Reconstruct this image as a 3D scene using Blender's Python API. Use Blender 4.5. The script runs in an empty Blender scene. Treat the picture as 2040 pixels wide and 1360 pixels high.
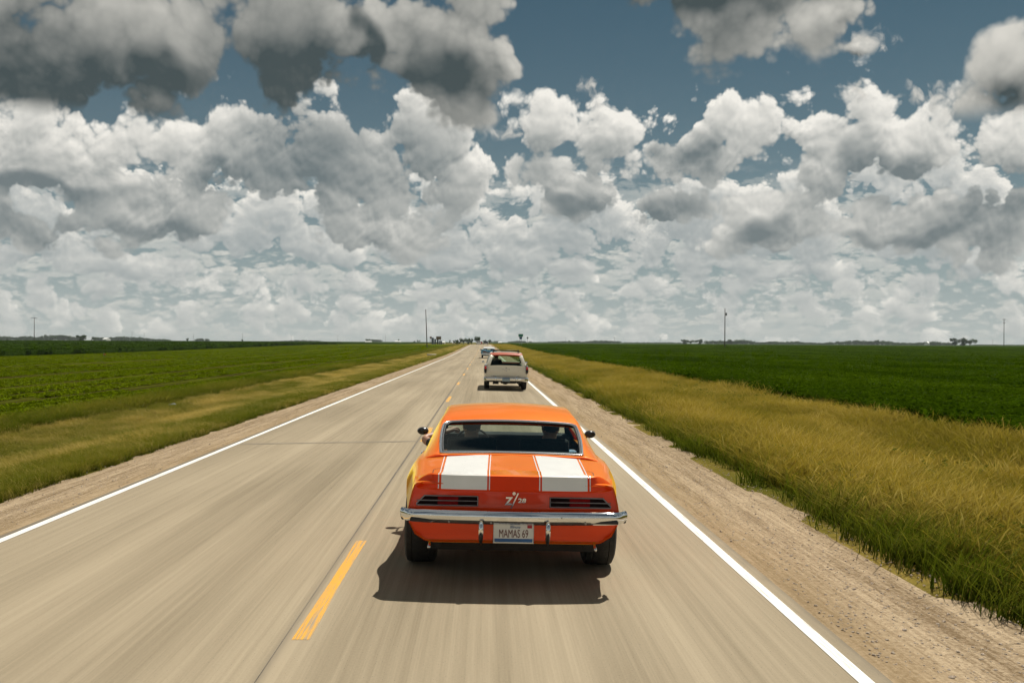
import bpy, math
from mathutils import Matrix, Vector, Euler
sc = bpy.context.scene
R = math.radians
FPX = 1910.0
VPX, HZY = 964.0, 681.5

# ------------------------------------------------------------------ camera
cam = bpy.data.objects.new('camera', bpy.data.cameras.new('camera'))
sc.collection.objects.link(cam)
cam.data.sensor_width = 36.0
cam.data.lens = 36.0 * FPX / 2040.0
cam.data.clip_start, cam.data.clip_end = 0.1, 20000.0
CAM_Z = 1.90
yaw, pitch, roll = -math.atan((1020 - VPX) / FPX), math.atan((HZY + 0.3 - 680) / FPX), R(0.31)
cam.matrix_world = Matrix.Translation((0, 0, CAM_Z)) @ Matrix.Rotation(yaw, 4, 'Z') @ Matrix.Rotation(R(90) + pitch, 4, 'X') @ Matrix.Rotation(roll, 4, 'Z')
sc.camera = cam

# ------------------------------------------------------------------ sun and exposure
SUN_EL, SUN_AZ = R(62.0), R(35.0)          # azimuth measured to the right of straight ahead
sun = bpy.data.objects.new('sun', bpy.data.lights.new('sun', 'SUN'))
sc.collection.objects.link(sun)
sun.data.energy, sun.data.angle, sun.data.color = 5.0, R(0.53), (1.0, 0.945, 0.84)
sd = Vector((math.sin(SUN_AZ) * math.cos(SUN_EL), math.cos(SUN_AZ) * math.cos(SUN_EL), math.sin(SUN_EL)))
sun.rotation_euler = (-sd).to_track_quat('-Z', 'Y').to_euler()
sc.view_settings.view_transform = 'Standard'
sc.view_settings.look = 'None'
sc.view_settings.exposure, sc.view_settings.gamma = 0.0, 1.0
sc.view_settings.use_curve_mapping = False

# ------------------------------------------------------------------ node helpers
class S:
    """a socket with arithmetic: builds Math nodes"""
    def __init__(s, nt, sock): s.nt, s.k = nt, sock
    def m(s, op, *a, clamp=False):
        n = s.nt.nodes.new('ShaderNodeMath'); n.operation = op; n.use_clamp = clamp
        for i, v in enumerate((s,) + a):
            if isinstance(v, S): s.nt.links.new(v.k, n.inputs[i])
            else: n.inputs[i].default_value = v
        return S(s.nt, n.outputs[0])
    def __add__(s, o): return s.m('ADD', o)
    def __sub__(s, o): return s.m('SUBTRACT', o)
    def __mul__(s, o): return s.m('MULTIPLY', o)
    def __truediv__(s, o): return s.m('DIVIDE', o)
    __radd__ = __add__; __rmul__ = __mul__
    def __rtruediv__(s, o): return s.m('POWER', -1.0) * o
    def __rsub__(s, o): return s.m('MULTIPLY_ADD', -1.0, o)
    def mad(s, a, b): return s.m('MULTIPLY_ADD', a, b)
    def max(s, o): return s.m('MAXIMUM', o)
    def min(s, o): return s.m('MINIMUM', o)
    def exp(s): return s.m('EXPONENT')
    def sqrt(s): return s.m('SQRT')
    def clamp(s): return s.m('ADD', 0.0, clamp=True)
    def smooth(s, a, b):
        n = s.nt.nodes.new('ShaderNodeMapRange'); n.interpolation_type = 'SMOOTHSTEP'
        s.nt.links.new(s.k, n.inputs[0]); n.inputs[1].default_value = a; n.inputs[2].default_value = b
        return S(s.nt, n.outputs[0])
    def lin(s, a, b, c=0.0, d=1.0):
        n = s.nt.nodes.new('ShaderNodeMapRange')
        s.nt.links.new(s.k, n.inputs[0])
        for i, v in enumerate((a, b, c, d)): n.inputs[1 + i].default_value = v
        return S(s.nt, n.outputs[0])

def vec(nt, x, y, z=0.0):
    n = nt.nodes.new('ShaderNodeCombineXYZ')
    for i, v in enumerate((x, y, z)):
        if isinstance(v, S): nt.links.new(v.k, n.inputs[i])
        else: n.inputs[i].default_value = v
    return S(nt, n.outputs[0])
def noise(nt, v, scale, detail=4, rough=0.55, dist=0.0, dims='2D', lac=2.0):
    n = nt.nodes.new('ShaderNodeTexNoise'); n.noise_dimensions = dims
    nt.links.new(v.k, n.inputs['Vector'])
    n.inputs['Scale'].default_value = scale; n.inputs['Detail'].default_value = detail
    n.inputs['Roughness'].default_value = rough; n.inputs['Distortion'].default_value = dist
    n.inputs['Lacunarity'].default_value = lac
    return S(nt, n.outputs['Fac'])
def voro(nt, v, scale, detail=0, rough=0.5, feat='F1', rnd=1.0):
    n = nt.nodes.new('ShaderNodeTexVoronoi'); n.voronoi_dimensions = '2D'; n.feature = feat
    nt.links.new(v.k, n.inputs['Vector'])
    n.inputs['Scale'].default_value = scale; n.inputs['Detail'].default_value = detail
    n.inputs['Roughness'].default_value = rough; n.inputs['Randomness'].default_value = rnd
    if feat == 'SMOOTH_F1': n.inputs['Smoothness'].default_value = 0.35
    return S(nt, n.outputs['Distance'])
def mixc(nt, f, a, b):
    n = nt.nodes.new('ShaderNodeMix'); n.data_type = 'RGBA'
    for sock, v in ((n.inputs[0], f), (n.inputs[6], a), (n.inputs[7], b)):
        if isinstance(v, S): nt.links.new(v.k, sock)
        elif isinstance(v, (int, float)): sock.default_value = v
        else: sock.default_value = (*v, 1.0)
    return S(nt, n.outputs[2])

# ------------------------------------------------------------------ sky: Nishita air with cumulus layers
def px2dir(px, py):
    x, y = (px - VPX) / FPX, (HZY - py) / FPX
    az = math.atan(x); return az, math.atan(y * math.cos(az))
SUN_U = (0.30, 0.95)                         # where the light comes from as the clouds are seen

def vm(nt, op, *a):
    n = nt.nodes.new('ShaderNodeVectorMath'); n.operation = op
    for i, v in enumerate(a):
        if isinstance(v, S): nt.links.new(v.k, n.inputs[i])
        else: n.inputs[i].default_value = v
    return S(nt, n.outputs['Value' if op == 'LENGTH' else 'Vector'])

def around(u):
    """the same set of clouds goes on round the horizon; the noise that shapes them does not repeat"""
    return (u + (math.pi / 6 - 0.022)).m('PINGPONG', math.pi / 3) - (math.pi / 6 - 0.022)

def nearest_puff(g, wu, wv, puffs, soft):
    """distance to the nearest of a list of clouds, 1 at its outline; flat below, domed above"""
    P3 = vec(g, wu, wv, wv * -1.0)
    r = None
    for (x, y, a, bu, bd) in puffs:
        ui, vi = px2dir(x, y)
        a, bu, bd = a / FPX, bu / FPX, bd / FPX
        q = vm(g, 'MULTIPLY_ADD', P3, (1 / a, 1 / bu, 1 / bd), (-ui / a, -vi / bu, vi / bd))
        ri = vm(g, 'LENGTH', vm(g, 'MAXIMUM', q, (-99.0, 0.0, 0.0)))
        r = ri if r is None else (r.m('SMOOTH_MIN', ri, soft) if soft else r.min(ri))
    return r

def puff_group(name, puffs, S1, S2, amp_w, amp_b, amp_n, seed, grow=0.0, fill=None, flat=1.0, lite=False):
    """one cloud layer at (u, v) = (azimuth, elevation): density, > 0 inside a cloud"""
    g = bpy.data.node_groups.new(name, 'ShaderNodeTree')
    g.interface.new_socket('u', in_out='INPUT', socket_type='NodeSocketFloat')
    g.interface.new_socket('v', in_out='INPUT', socket_type='NodeSocketFloat')
    g.interface.new_socket('d', in_out='OUTPUT', socket_type='NodeSocketFloat')
    gi, go = g.nodes.new('NodeGroupInput'), g.nodes.new('NodeGroupOutput')
    u, v = S(g, gi.outputs[0]), S(g, gi.outputs[1])
    fv = v * flat
    P = vec(g, u + seed, fv)
    n1 = noise(g, P, S1, 2, 0.55)
    n2 = noise(g, vec(g, u + seed + 7.3, fv + 3.1), S1, 2, 0.55)
    wu, wv = (n1 - 0.5).mad(amp_w, u), (n2 - 0.5).mad(amp_w * 0.7 / flat, v)
    if puffs: r = nearest_puff(g, around(wu), wv, puffs, 0.2).m('POWER', 0.8) - grow
    else: r = (noise(g, vec(g, wu + seed * 3, wv * flat), S1 * 0.6, 1, 0.5) - 0.5) * -3.2 + (1.0 - grow)
    if fill: r = r.min(v.lin(fill[0], fill[1], fill[2], fill[3]))
    bil = voro(g, vec(g, wu + seed, wv * flat), S2, 1 if lite else 4, 0.55)
    fine = noise(g, P, S2 * 1.1, 2 if lite else 6, 0.58)
    d = 1.0 - r + (0.34 - bil * bil) * amp_b + (fine - 0.5) * amp_n
    g.links.new(d.k, go.inputs[0])
    return g

def layer(nt, grp, lite, u, v, k_occ, edge, steps, relief, dark=None, warp=None):
    """alpha and lightness of one layer: a short march from each point towards the sun"""
    def at(du, dv):
        n = nt.nodes.new('ShaderNodeGroup'); n.node_tree = lite if (du > 0.003 or dv > 0.0065) else grp
        nt.links.new((u + du).k, n.inputs[0]); nt.links.new((v + dv).k, n.inputs[1])
        return S(nt, n.outputs[0])
    d0 = at(0.0, 0.0)
    alpha = d0.smooth(0.0, edge)
    occ = d1 = None
    for i, (s, w) in enumerate(steps):
        d = at(s * SUN_U[0], s * SUN_U[1])
        if i == 0: d1 = d
        t = d.max(0.0).min(1.2) * w
        occ = t if occ is None else occ + t
    lit = (occ * -k_occ).exp() * 0.86
    if dark:
        wu, wv = warp
        rd = nearest_puff(nt, around(wu), wv, dark, 0.3)
        lit = lit * rd.smooth(0.25, 1.5).mad(0.80, 0.20)
    lit = lit + (d0 - d1) * relief * lit.mad(0.75, 0.25)
    return alpha, lit.max(0.0).min(1.0)

import random
def rows(seed, spec):
    rr = random.Random(seed); o = []
    for (y, n, a, b) in spec:
        for i in range(n):
            x = -40 + 2120 * (i + rr.uniform(0.1, 0.9)) / n
            f = rr.uniform(0.6, 1.35)
            o.append((x, y + rr.uniform(-0.5, 0.5) * b, a * f, b * f * rr.uniform(0.8, 1.3), b * 0.5))
    return o
BACK2 = rows(9, [(520, 8, 105, 42), (470, 7, 120, 60)]) + [(300,440,120,90,40),(60,430,150,60,30),(880,470,110,90,40),(1150,460,110,90,50),(1400,450,120,100,50),(1590,440,110,80,60),(1850,400,150,80,60),(1020,520,110,60,30),(560,450,120,60,40)]
MID = [  # px, py, half width, height above, depth below (photo pixels)
 (60,350,200,100,50),(170,330,110,80,70),(320,440,120,130,40),(450,330,115,75,50),
 (640,340,170,120,70),(860,300,145,100,95),(955,330,65,70,70),(890,240,60,50,40),
 (1092,258,50,50,45),
 (1200,270,75,55,40),(1390,285,120,85,65),(1590,265,72,70,55),(1480,310,80,50,40),
 (1165,375,95,65,42),(1725,320,50,105,40),(1800,320,150,70,40),(1960,300,110,80,80),
 (1312,415,60,40,34),(1870,430,160,55,45),(1530,450,95,70,50),
 (60,465,130,50,32),(760,470,120,75,45),(1990,440,80,120,60),(1650,340,60,40,40),
]
WISPS = [(1175,178,46,26,22),(1705,165,34,30,26),(1730,190,40,22,20),(1855,185,90,36,26),(1010,268,58,24,22),(1740,75,60,26,26)]
MID_DARK = [(630,315,185,125,88),(90,392,170,22,22),(330,470,120,26,22),(1740,335,45,70,40),(1830,352,130,22,24),(1312,418,62,40,34),
 (1165,400,95,20,24),(60,470,120,36,32),(1990,420,70,80,70),(1380,310,60,40,30),(1880,462,130,16,20),(450,360,60,20,20),(1520,480,80,24,24)]
FRONT = [
 (90,175,260,270,112),(330,100,135,140,75),(-60,120,200,200,130),
 (605,115,172,210,128),(890,95,165,150,105),(740,60,110,100,120),(1000,115,66,75,60),
 (1500,-10,240,80,75),(1690,10,130,60,50),(1400,-40,220,80,70),(1725,75,44,18,18),
 (2040,140,55,70,60),(2010,215,80,50,36),(2100,190,90,110,70),
 (1700,-300,500,120,90),(400,-330,700,160,120),(1100,-600,900,100,80),(100,-900,700,200,120),
]
FRONT_DARK = [(100,195,260,110,90),(330,150,90,60,50),(600,165,170,110,80),(880,165,150,50,35),(700,80,30,110,120),(1480,-30,260,70,50),(2060,200,60,60,60)]
def build_sky():
    w = bpy.data.worlds.new('World'); sc.world = w; w.use_nodes = True
    nt = w.node_tree; nt.nodes.clear()
    out = nt.nodes.new('ShaderNodeOutputWorld')
    K = 0.07
    tc = nt.nodes.new('ShaderNodeTexCoord')
    nrm = vm(nt, 'NORMALIZE', S(nt, tc.outputs['Generated']))
    sep = nt.nodes.new('ShaderNodeSeparateXYZ'); nt.links.new(nrm.k, sep.inputs[0])
    X, Y, Z = (S(nt, sep.outputs[i]) for i in range(3))
    v = Z.m('ARCSINE')
    u = X.m('ARCTAN2', Y)
    sky = nt.nodes.new('ShaderNodeTexSky'); sky.sky_type = 'NISHITA'; sky.sun_disc = False
    sky.sun_elevation = SUN_EL; sky.sun_rotation = SUN_AZ
    sky.air_density = 1.0; sky.dust_density = 1.2; sky.ozone_density = 2.5
    def col(r, g, b): return (r / K, g / K, b / K)
    def back(c):
        bg = nt.nodes.new('ShaderNodeBackground'); bg.inputs[1].default_value = K; nt.links.new(c.k, bg.inputs[0]); return bg.outputs[0]
    def either(f, a, b):                           # one of two regions of the sky by elevation
        n = nt.nodes.new('ShaderNodeMixShader'); nt.links.new(f.k, n.inputs[0]); nt.links.new(a, n.inputs[1]); nt.links.new(b, n.inputs[2]); return n.outputs[0]
    tint = nt.nodes.new('ShaderNodeMix'); tint.data_type = 'RGBA'; tint.blend_type = 'MULTIPLY'; tint.inputs[0].default_value = 1.0
    nt.links.new(sky.outputs[0], tint.inputs[6]); tint.inputs[7].default_value = (*SKY_TINT, 1.0)
    c = S(nt, tint.outputs[2])
    hz = (v.max(0.0) * -13.0).exp()                # the air near the horizon is milky
    c = mixc(nt, (v.max(0.0) * -6.0).exp() * 0.8, c, col(0.30, 0.395, 0.435))
    air0 = mixc(nt, hz * 0.95, c, col(0.485, 0.52, 0.495))
    W1 = noise(nt, vec(nt, u + 1.3, v), 12.0, 2, 0.55); W2 = noise(nt, vec(nt, u + 5.1, v), 12.0, 2, 0.55)
    warp = ((W1 - 0.5).mad(0.10, u), (W2 - 0.5).mad(0.07, v))
    def band(p, ylo, yhi):                         # the clouds that reach into a band of the sky
        return [q for q in p if q[1] - q[3] * 2.2 - 60 < yhi and q[1] + q[4] * 2.2 + 60 > ylo]
    def put(c, name, puffs, S1, S2, aw, ab, an, seed, k, edge, steps, relief, lo, hi, air, op, dark=None, grow=0.0, fill=None, flat=1.0, mask=None):
        g = puff_group(name, puffs, S1, S2, aw, ab, an, seed, grow, fill, flat)
        gl = puff_group(name + '_soft', puffs, S1, S2, aw, ab, an, seed, grow, fill, flat, True)
        a, l = layer(nt, g, gl, u, v, k, edge, steps, relief, dark, warp)
        cl = mixc(nt, l, col(*lo), col(*hi))
        if air: cl = mixc(nt, hz * air, cl, col(0.47, 0.50, 0.475))
        a = a * op
        if mask: a = a * v.smooth(*mask)
        return mixc(nt, a, c, cl)
    def horizon(c): return put(c, 'horizon_clouds', None, 24.0, 50.0, 0.02, 0.7, 0.42, 3.7, 0.9, 0.75, [(0.004, .5), (0.012, .9)], 0.5, (0.475, 0.505, 0.49), (0.76, 0.735, 0.67), 0.65, 0.8, None, 0.66, (0.03, 0.14, 0.5, 1.05), 2.5, (0.19, 0.12))
    def far(c): return put(c, 'far_clouds', BACK2, 12.0, 23.0, 0.03, 0.85, 0.42, 7.7, 0.95, 0.38, [(0.006, .4), (0.016, .6), (0.035, .8)], 0.7, (0.35, 0.385, 0.39), (0.90, 0.87, 0.80), 0.4, 0.95, None, 0.74, (0.06, 0.20, 0.5, 1.15), 1.25, (0.205, 0.165))
    def middle(c, lo, hi): return put(c, 'middle_clouds', band(MID, lo, hi), 9.0, 15.0, 0.03, 0.8, 0.40, 11.0, 0.48, 0.30, [(0.006, .3), (0.016, .5), (0.034, .8), (0.06, 1.0)], 0.75, (0.15, 0.185, 0.195), (0.92, 0.89, 0.82), 0.25, 0.97, band(MID_DARK, lo, hi), 0.56)
    def near(c): return put(c, 'near_clouds', FRONT, 6.0, 9.5, 0.04, 0.75, 0.42, 23.0, 0.34, 0.36, [(0.01, .3), (0.028, .5), (0.06, .9), (0.1, 1.2)], 0.75, (0.065, 0.085, 0.088), (0.74, 0.715, 0.65), 0.0, 0.97, FRONT_DARK, 0.52, None, 1.0, (0.203, 0.225))
    def wisps(c): return put(c, 'cloud_wisps', WISPS, 30.0, 50.0, 0.04, 0.6, 1.0, 31.0, 0.8, 0.9, [(0.006, .5)], 0.5, (0.2, 0.24, 0.25), (0.64, 0.62, 0.57), 0.0, 0.85, None, 0.05, None, 1.0, (0.203, 0.215))
    low = back(middle(far(horizon(air0)), 300, 720))
    high = back(wisps(near(middle(air0, -200, 300))))
    # overhead the same broken cumulus goes on, seen from below
    P = vec(nt, X / Z.max(0.2), Y / Z.max(0.2))
    d0 = noise(nt, P, 1.6, 5, 0.55); d1 = noise(nt, P, 1.1, 2, 0.5)
    cl = mixc(nt, (d0 * 2.2 - 0.75).clamp(), col(0.58, 0.565, 0.52), col(0.12, 0.145, 0.15))
    over = back(mixc(nt, d0.smooth(0.47, 0.55), air0, cl))
    fade = (v + (W1 - 0.5) * 0.10).smooth(0.37, 0.43)
    top = either(fade, high, over)
    nt.links.new(either(v.m('GREATER_THAN', 0.204), low, top), out.inputs[0])
    w.cycles.sampling_method = 'MANUAL'; w.cycles.sample_map_resolution = 256
HAZE = 0.00008
SKY_TINT = (0.165, 0.31, 0.31)
build_sky()
sc.render.engine = 'CYCLES'
sc.cycles.use_denoising = True
sc.cycles.max_bounces = 6; sc.cycles.diffuse_bounces = 2; sc.cycles.glossy_bounces = 3; sc.cycles.transparent_max_bounces = 12; sc.cycles.transmission_bounces = 4
sc.cycles.use_adaptive_sampling = True; sc.cycles.adaptive_threshold = 0.02; sc.cycles.adaptive_min_samples = 8

# ================================================================== builders
import numpy as np, bmesh
from mathutils.bvhtree import BVHTree
COL = sc.collection
RNG = np.random.default_rng(7)

def tag(o, label=None, cat=None, group=None, kind=None):
    for k, v in (('label', label), ('category', cat), ('group', group), ('kind', kind)):
        if v: o[k] = v
    return o
def empty(name, loc=(0, 0, 0), rot=(0, 0, 0)):
    o = bpy.data.objects.new(name, None); COL.objects.link(o)
    o.location = loc; o.rotation_euler = rot; o.empty_display_size = 0.2
    return o
def mesh_obj(name, v, f, mat, parent=None, smooth=False, mats=None, link=True):
    me = bpy.data.meshes.new(name)
    me.from_pydata([tuple(p) for p in v], [], [tuple(q) for q in f]); me.update()
    for m in (mat if isinstance(mat, (list, tuple)) else [mat]): me.materials.append(m)
    if mats is not None: me.polygons.foreach_set('material_index', mats)
    if smooth: me.polygons.foreach_set('use_smooth', [True] * len(me.polygons))
    o = bpy.data.objects.new(name, me)
    if link: COL.objects.link(o)
    if parent: o.parent = parent
    return o
def copy_tree(o, parent=None):
    c = o.copy(); COL.objects.link(c)
    if parent: c.parent = parent
    for ch in list(o.children): copy_tree(ch, c)
    return c

class MB:
    """collects simple shapes into one mesh"""
    def __init__(s): s.v, s.f, s.mi, s.cur = [], [], [], 0
    def add(s, v, f):
        b = len(s.v); s.v += [tuple(p) for p in v]; s.f += [tuple(i + b for i in q) for q in f]; s.mi += [s.cur] * len(f); return s
    def box(s, c, d, rot=None, taper=1.0):
        x, y, z = d[0] / 2, d[1] / 2, d[2] / 2; t = taper
        v = [Vector(p) for p in ((-x, -y, -z), (x, -y, -z), (x, y, -z), (-x, y, -z), (-x * t, -y * t, z), (x * t, -y * t, z), (x * t, y * t, z), (-x * t, y * t, z))]
        if rot is not None: M = Euler(rot).to_matrix(); v = [M @ p for p in v]
        return s.add([p + Vector(c) for p in v], [(3, 2, 1, 0), (4, 5, 6, 7), (0, 1, 5, 4), (1, 2, 6, 5), (2, 3, 7, 6), (3, 0, 4, 7)])
    def tube(s, pts, r, n=8, caps=True, flat=1.0):
        pts = [Vector(p) for p in pts]; rr = r if isinstance(r, (list, tuple)) else [r] * len(pts)
        v, f = [], []; up0 = None
        for i, p in enumerate(pts):
            t = (pts[min(i + 1, len(pts) - 1)] - pts[max(i - 1, 0)]).normalized()
            up = up0 if up0 is not None else (Vector((0, 0, 1)) if abs(t.z) < 0.9 else Vector((0, 1, 0)))
            a = t.cross(up).normalized(); b = a.cross(t).normalized(); up0 = b
            for k in range(n):
                th = 2 * math.pi * k / n
                v.append(p + (a * math.cos(th) + b * math.sin(th) * flat) * rr[i])
        for i in range(len(pts) - 1):
            for k in range(n): f.append((i * n + k, i * n + (k + 1) % n, (i + 1) * n + (k + 1) % n, (i + 1) * n + k))
        if caps: f += [tuple(reversed(range(n))), tuple(range((len(pts) - 1) * n, len(pts) * n))]
        return s.add(v, f)
    def ring(s, pts, r, n=6):
        """closed tube through pts"""
        pts = [Vector(p) for p in pts]; N = len(pts); v, f = [], []
        c = sum(pts, Vector()) / N
        nrm = sum(((pts[i] - c).cross(pts[(i + 1) % N] - c) for i in range(N)), Vector()).normalized()
        for i, p in enumerate(pts):
            t = (pts[(i + 1) % N] - pts[i - 1]).normalized(); a = t.cross(nrm).normalized()
            for k in range(n):
                th = 2 * math.pi * k / n; v.append(p + a * math.cos(th) * r + nrm * math.sin(th) * r)
        for i in range(N):
            for k in range(n): f.append((i * n + k, i * n + (k + 1) % n, ((i + 1) % N) * n + (k + 1) % n, ((i + 1) % N) * n + k))
        return s.add(v, f)
    def lathe(s, prof, axis='X', c=(0, 0, 0), n=24):
        v, f = [], []; m = len(prof)
        for k in range(n):
            th = 2 * math.pi * k / n
            for (a, r) in prof:
                p = (a, r * math.cos(th), r * math.sin(th)) if axis == 'X' else ((r * math.cos(th), r * math.sin(th), a) if axis == 'Z' else (r * math.cos(th), a, r * math.sin(th)))
                v.append(Vector(p) + Vector(c))
        for k in range(n):
            for i in range(m - 1): f.append((k * m + i, k * m + i + 1, ((k + 1) % n) * m + i + 1, ((k + 1) % n) * m + i))
        return s.add(v, f)
    def ell(s, c, r, nu=12, nv=8, fn=None):
        v, f = [], []
        for j in range(nv + 1):
            ph = math.pi * j / nv - math.pi / 2
            for i in range(nu):
                th = 2 * math.pi * i / nu
                d = Vector((math.cos(ph) * math.cos(th), math.cos(ph) * math.sin(th), math.sin(ph)))
                k = fn(d) if fn else 1.0
                v.append(Vector((c[0] + d.x * r[0] * k, c[1] + d.y * r[1] * k, c[2] + d.z * r[2] * k)))
        for j in range(nv):
            for i in range(nu): f.append((j * nu + i, j * nu + (i + 1) % nu, (j + 1) * nu + (i + 1) % nu, (j + 1) * nu + i))
        return s.add(v, f)
    def sheet(s, rows):
        """rows: list of equal-length point rows"""
        n = len(rows[0]); v = [p for r in rows for p in r]
        return s.add(v, [(i * n + j, i * n + j + 1, (i + 1) * n + j + 1, (i + 1) * n + j) for i in range(len(rows) - 1) for j in range(n - 1)])
    def prism(s, poly, y0, y1):
        """polygon in (x, z) extruded along y"""
        n = len(poly); v = [(x, y0, z) for x, z in poly] + [(x, y1, z) for x, z in poly]
        return s.add(v, [tuple(range(n)), tuple(reversed(range(n, 2 * n)))] + [((i + 1) % n, i, n + i, n + (i + 1) % n) for i in range(n)])
    def build(s, name, mat, parent=None, smooth=False, bevel=0.0, seg=2, sub=0, solid=0.0, auto=None):
        o = mesh_obj(name, s.v, s.f, mat, parent, smooth or bool(auto), s.mi)
        if solid:
            m = o.modifiers.new('solid', 'SOLIDIFY'); m.thickness = solid; m.offset = -1
        if bevel:
            m = o.modifiers.new('bevel', 'BEVEL'); m.width = bevel; m.segments = seg; m.limit_method = 'ANGLE'; m.angle_limit = R(35)
        if sub:
            m = o.modifiers.new('sub', 'SUBSURF'); m.levels = m.render_levels = sub
        if auto:
            o.data.set_sharp_from_angle(angle=R(auto))
        return o

def crom(xs, ys, x):
    """smooth monotone interpolation through control points"""
    xs, ys, x = np.asarray(xs, float), np.asarray(ys, float), np.atleast_1d(np.asarray(x, float))
    d = np.diff(ys) / np.diff(xs); m = np.empty(len(xs)); m[0], m[-1] = d[0], d[-1]
    for i in range(1, len(xs) - 1):
        m[i] = 0 if d[i - 1] * d[i] <= 0 else 2 * d[i - 1] * d[i] / (d[i - 1] + d[i])
    k = np.clip(np.searchsorted(xs, x) - 1, 0, len(xs) - 2); h = xs[k + 1] - xs[k]
    t = np.clip((x - xs[k]) / h, 0, 1)
    return (2*t**3-3*t**2+1)*ys[k] + (t**3-2*t**2+t)*h*m[k] + (-2*t**3+3*t**2)*ys[k+1] + (t**3-t**2)*h*m[k+1]

# ------------------------------------------------------------------ materials
def pbsdf(name):
    m = bpy.data.materials.new(name); m.use_nodes = True
    return m, m.node_tree, m.node_tree.nodes['Principled BSDF']
def mat(name, c, rough=0.6, metal=0.0, coat=0.0, spec=0.5, vary=0.08, scale=6.0, bump=0.0, bscale=60.0, stretch=(1, 1, 1), c2=None, coat_rough=0.03, trans=0.0, sheen=0.0):
    m, nt, b = pbsdf(name)
    b.inputs['Roughness'].default_value = rough; b.inputs['Metallic'].default_value = metal
    b.inputs['Coat Weight'].default_value = coat; b.inputs['Coat Roughness'].default_value = coat_rough
    b.inputs['Specular IOR Level'].default_value = spec
    tc = nt.nodes.new('ShaderNodeTexCoord'); mp = nt.nodes.new('ShaderNodeMapping')
    nt.links.new(tc.outputs['Object'], mp.inputs[0]); mp.inputs['Scale'].default_value = stretch
    P = S(nt, mp.outputs[0])
    n = noise(nt, P, scale, 4, 0.6, dims='3D')
    k = n.lin(0.3, 0.7)
    c2 = c2 or tuple(x * (1 + 2 * vary) for x in c)
    nt.links.new(mixc(nt, k, tuple(x * (1 - vary) for x in c), c2).k, b.inputs['Base Color'])
    if bump:
        bn = noise(nt, P, bscale, 4, 0.6, dims='3D'); bp = nt.nodes.new('ShaderNodeBump')
        bp.inputs['Strength'].default_value = bump; bp.inputs['Distance'].default_value = 0.02
        nt.links.new(bn.k, bp.inputs['Height']); nt.links.new(bp.outputs[0], b.inputs['Normal'])
    if trans:
        t = nt.nodes.new('ShaderNodeBsdfTranslucent'); t.inputs[0].default_value = (*[x * 1.2 for x in c2], 1)
        mx = nt.nodes.new('ShaderNodeMixShader'); mx.inputs[0].default_value = trans
        nt.links.new(b.outputs[0], mx.inputs[1]); nt.links.new(t.outputs[0], mx.inputs[2])
        nt.links.new(mx.outputs[0], nt.nodes['Material Output'].inputs[0])
    return m
def glass_mat(name, tint=(0.55, 0.62, 0.60), rough=0.0):
    m = bpy.data.materials.new(name); m.use_nodes = True; nt = m.node_tree; nt.nodes.clear()
    out = nt.nodes.new('ShaderNodeOutputMaterial'); tr = nt.nodes.new('ShaderNodeBsdfTransparent'); gl = nt.nodes.new('ShaderNodeBsdfGlossy')
    tr.inputs[0].default_value = (*tint, 1); gl.inputs[0].default_value = (0.40, 0.46, 0.46, 1); gl.inputs['Roughness'].default_value = rough
    fr = nt.nodes.new('ShaderNodeFresnel'); ge_ = nt.nodes.new('ShaderNodeNewGeometry')   # a thin pane: the same from both faces
    nt.links.new(S(nt, ge_.outputs['Backfacing']).mad(1 / 1.45 - 1.45, 1.45).k, fr.inputs[0])
    mx = nt.nodes.new('ShaderNodeMixShader')
    nt.links.new(fr.outputs[0], mx.inputs[0]); nt.links.new(tr.outputs[0], mx.inputs[1]); nt.links.new(gl.outputs[0], mx.inputs[2]); nt.links.new(mx.outputs[0], out.inputs[0])
    return m

M = {}
def flake_paint(name, c, glow):
    """metallic lacquer: a golden flake bloom over a red orange base, under a clear coat"""
    m, nt, b = pbsdf(name)
    tc = nt.nodes.new('ShaderNodeTexCoord'); n = noise(nt, S(nt, tc.outputs['Object']), 2.5, 4, 0.6, dims='3D').lin(0.3, 0.7)
    nt.links.new(mixc(nt, n, c, tuple(x * 1.06 for x in c)).k, b.inputs['Base Color'])
    b.inputs['Metallic'].default_value = 0.1; b.inputs['Roughness'].default_value = 0.4; b.inputs['Specular IOR Level'].default_value = 0.1
    b.inputs['Coat Weight'].default_value = 0.75; b.inputs['Coat Roughness'].default_value = 0.02; b.inputs['Coat IOR'].default_value = 1.5; b.inputs['Coat Tint'].default_value = (1, 0.88, 0.72, 1)
    b.inputs['Sheen Weight'].default_value = 0.75; b.inputs['Sheen Roughness'].default_value = 0.48; b.inputs['Sheen Tint'].default_value = (*glow, 1)
    gl = nt.nodes.new('ShaderNodeBsdfGlossy'); gl.inputs[0].default_value = (*glow, 1); gl.inputs['Roughness'].default_value = 0.55
    mx = nt.nodes.new('ShaderNodeMixShader'); mx.inputs[0].default_value = 0.045
    nt.links.new(b.outputs[0], mx.inputs[1]); nt.links.new(gl.outputs[0], mx.inputs[2]); nt.links.new(mx.outputs[0], nt.nodes['Material Output'].inputs[0])
    return m
M['orange'] = flake_paint('orange_metallic_paint', (0.86, 0.014, 0.0003), (1.0, 0.82, 0.08))
M['mirror_dark'] = mat('dark_mirror_glass', (0.01, 0.009, 0.009), 0.08, 0, 0, 0.4)
M['trim'] = mat('bright_window_trim', (0.75, 0.76, 0.76), 0.22, 1.0, vary=0.03)
M['white_paint'] = mat('white_stripe_paint', (0.84, 0.83, 0.80), 0.3, 0, 0.3, vary=0.02)
M['chrome'] = mat('chrome', (0.72, 0.74, 0.76), 0.06, 1.0, vary=0.03, scale=4)
M['dull_metal'] = mat('dull_steel', (0.35, 0.35, 0.34), 0.4, 1.0, vary=0.1)
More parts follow.
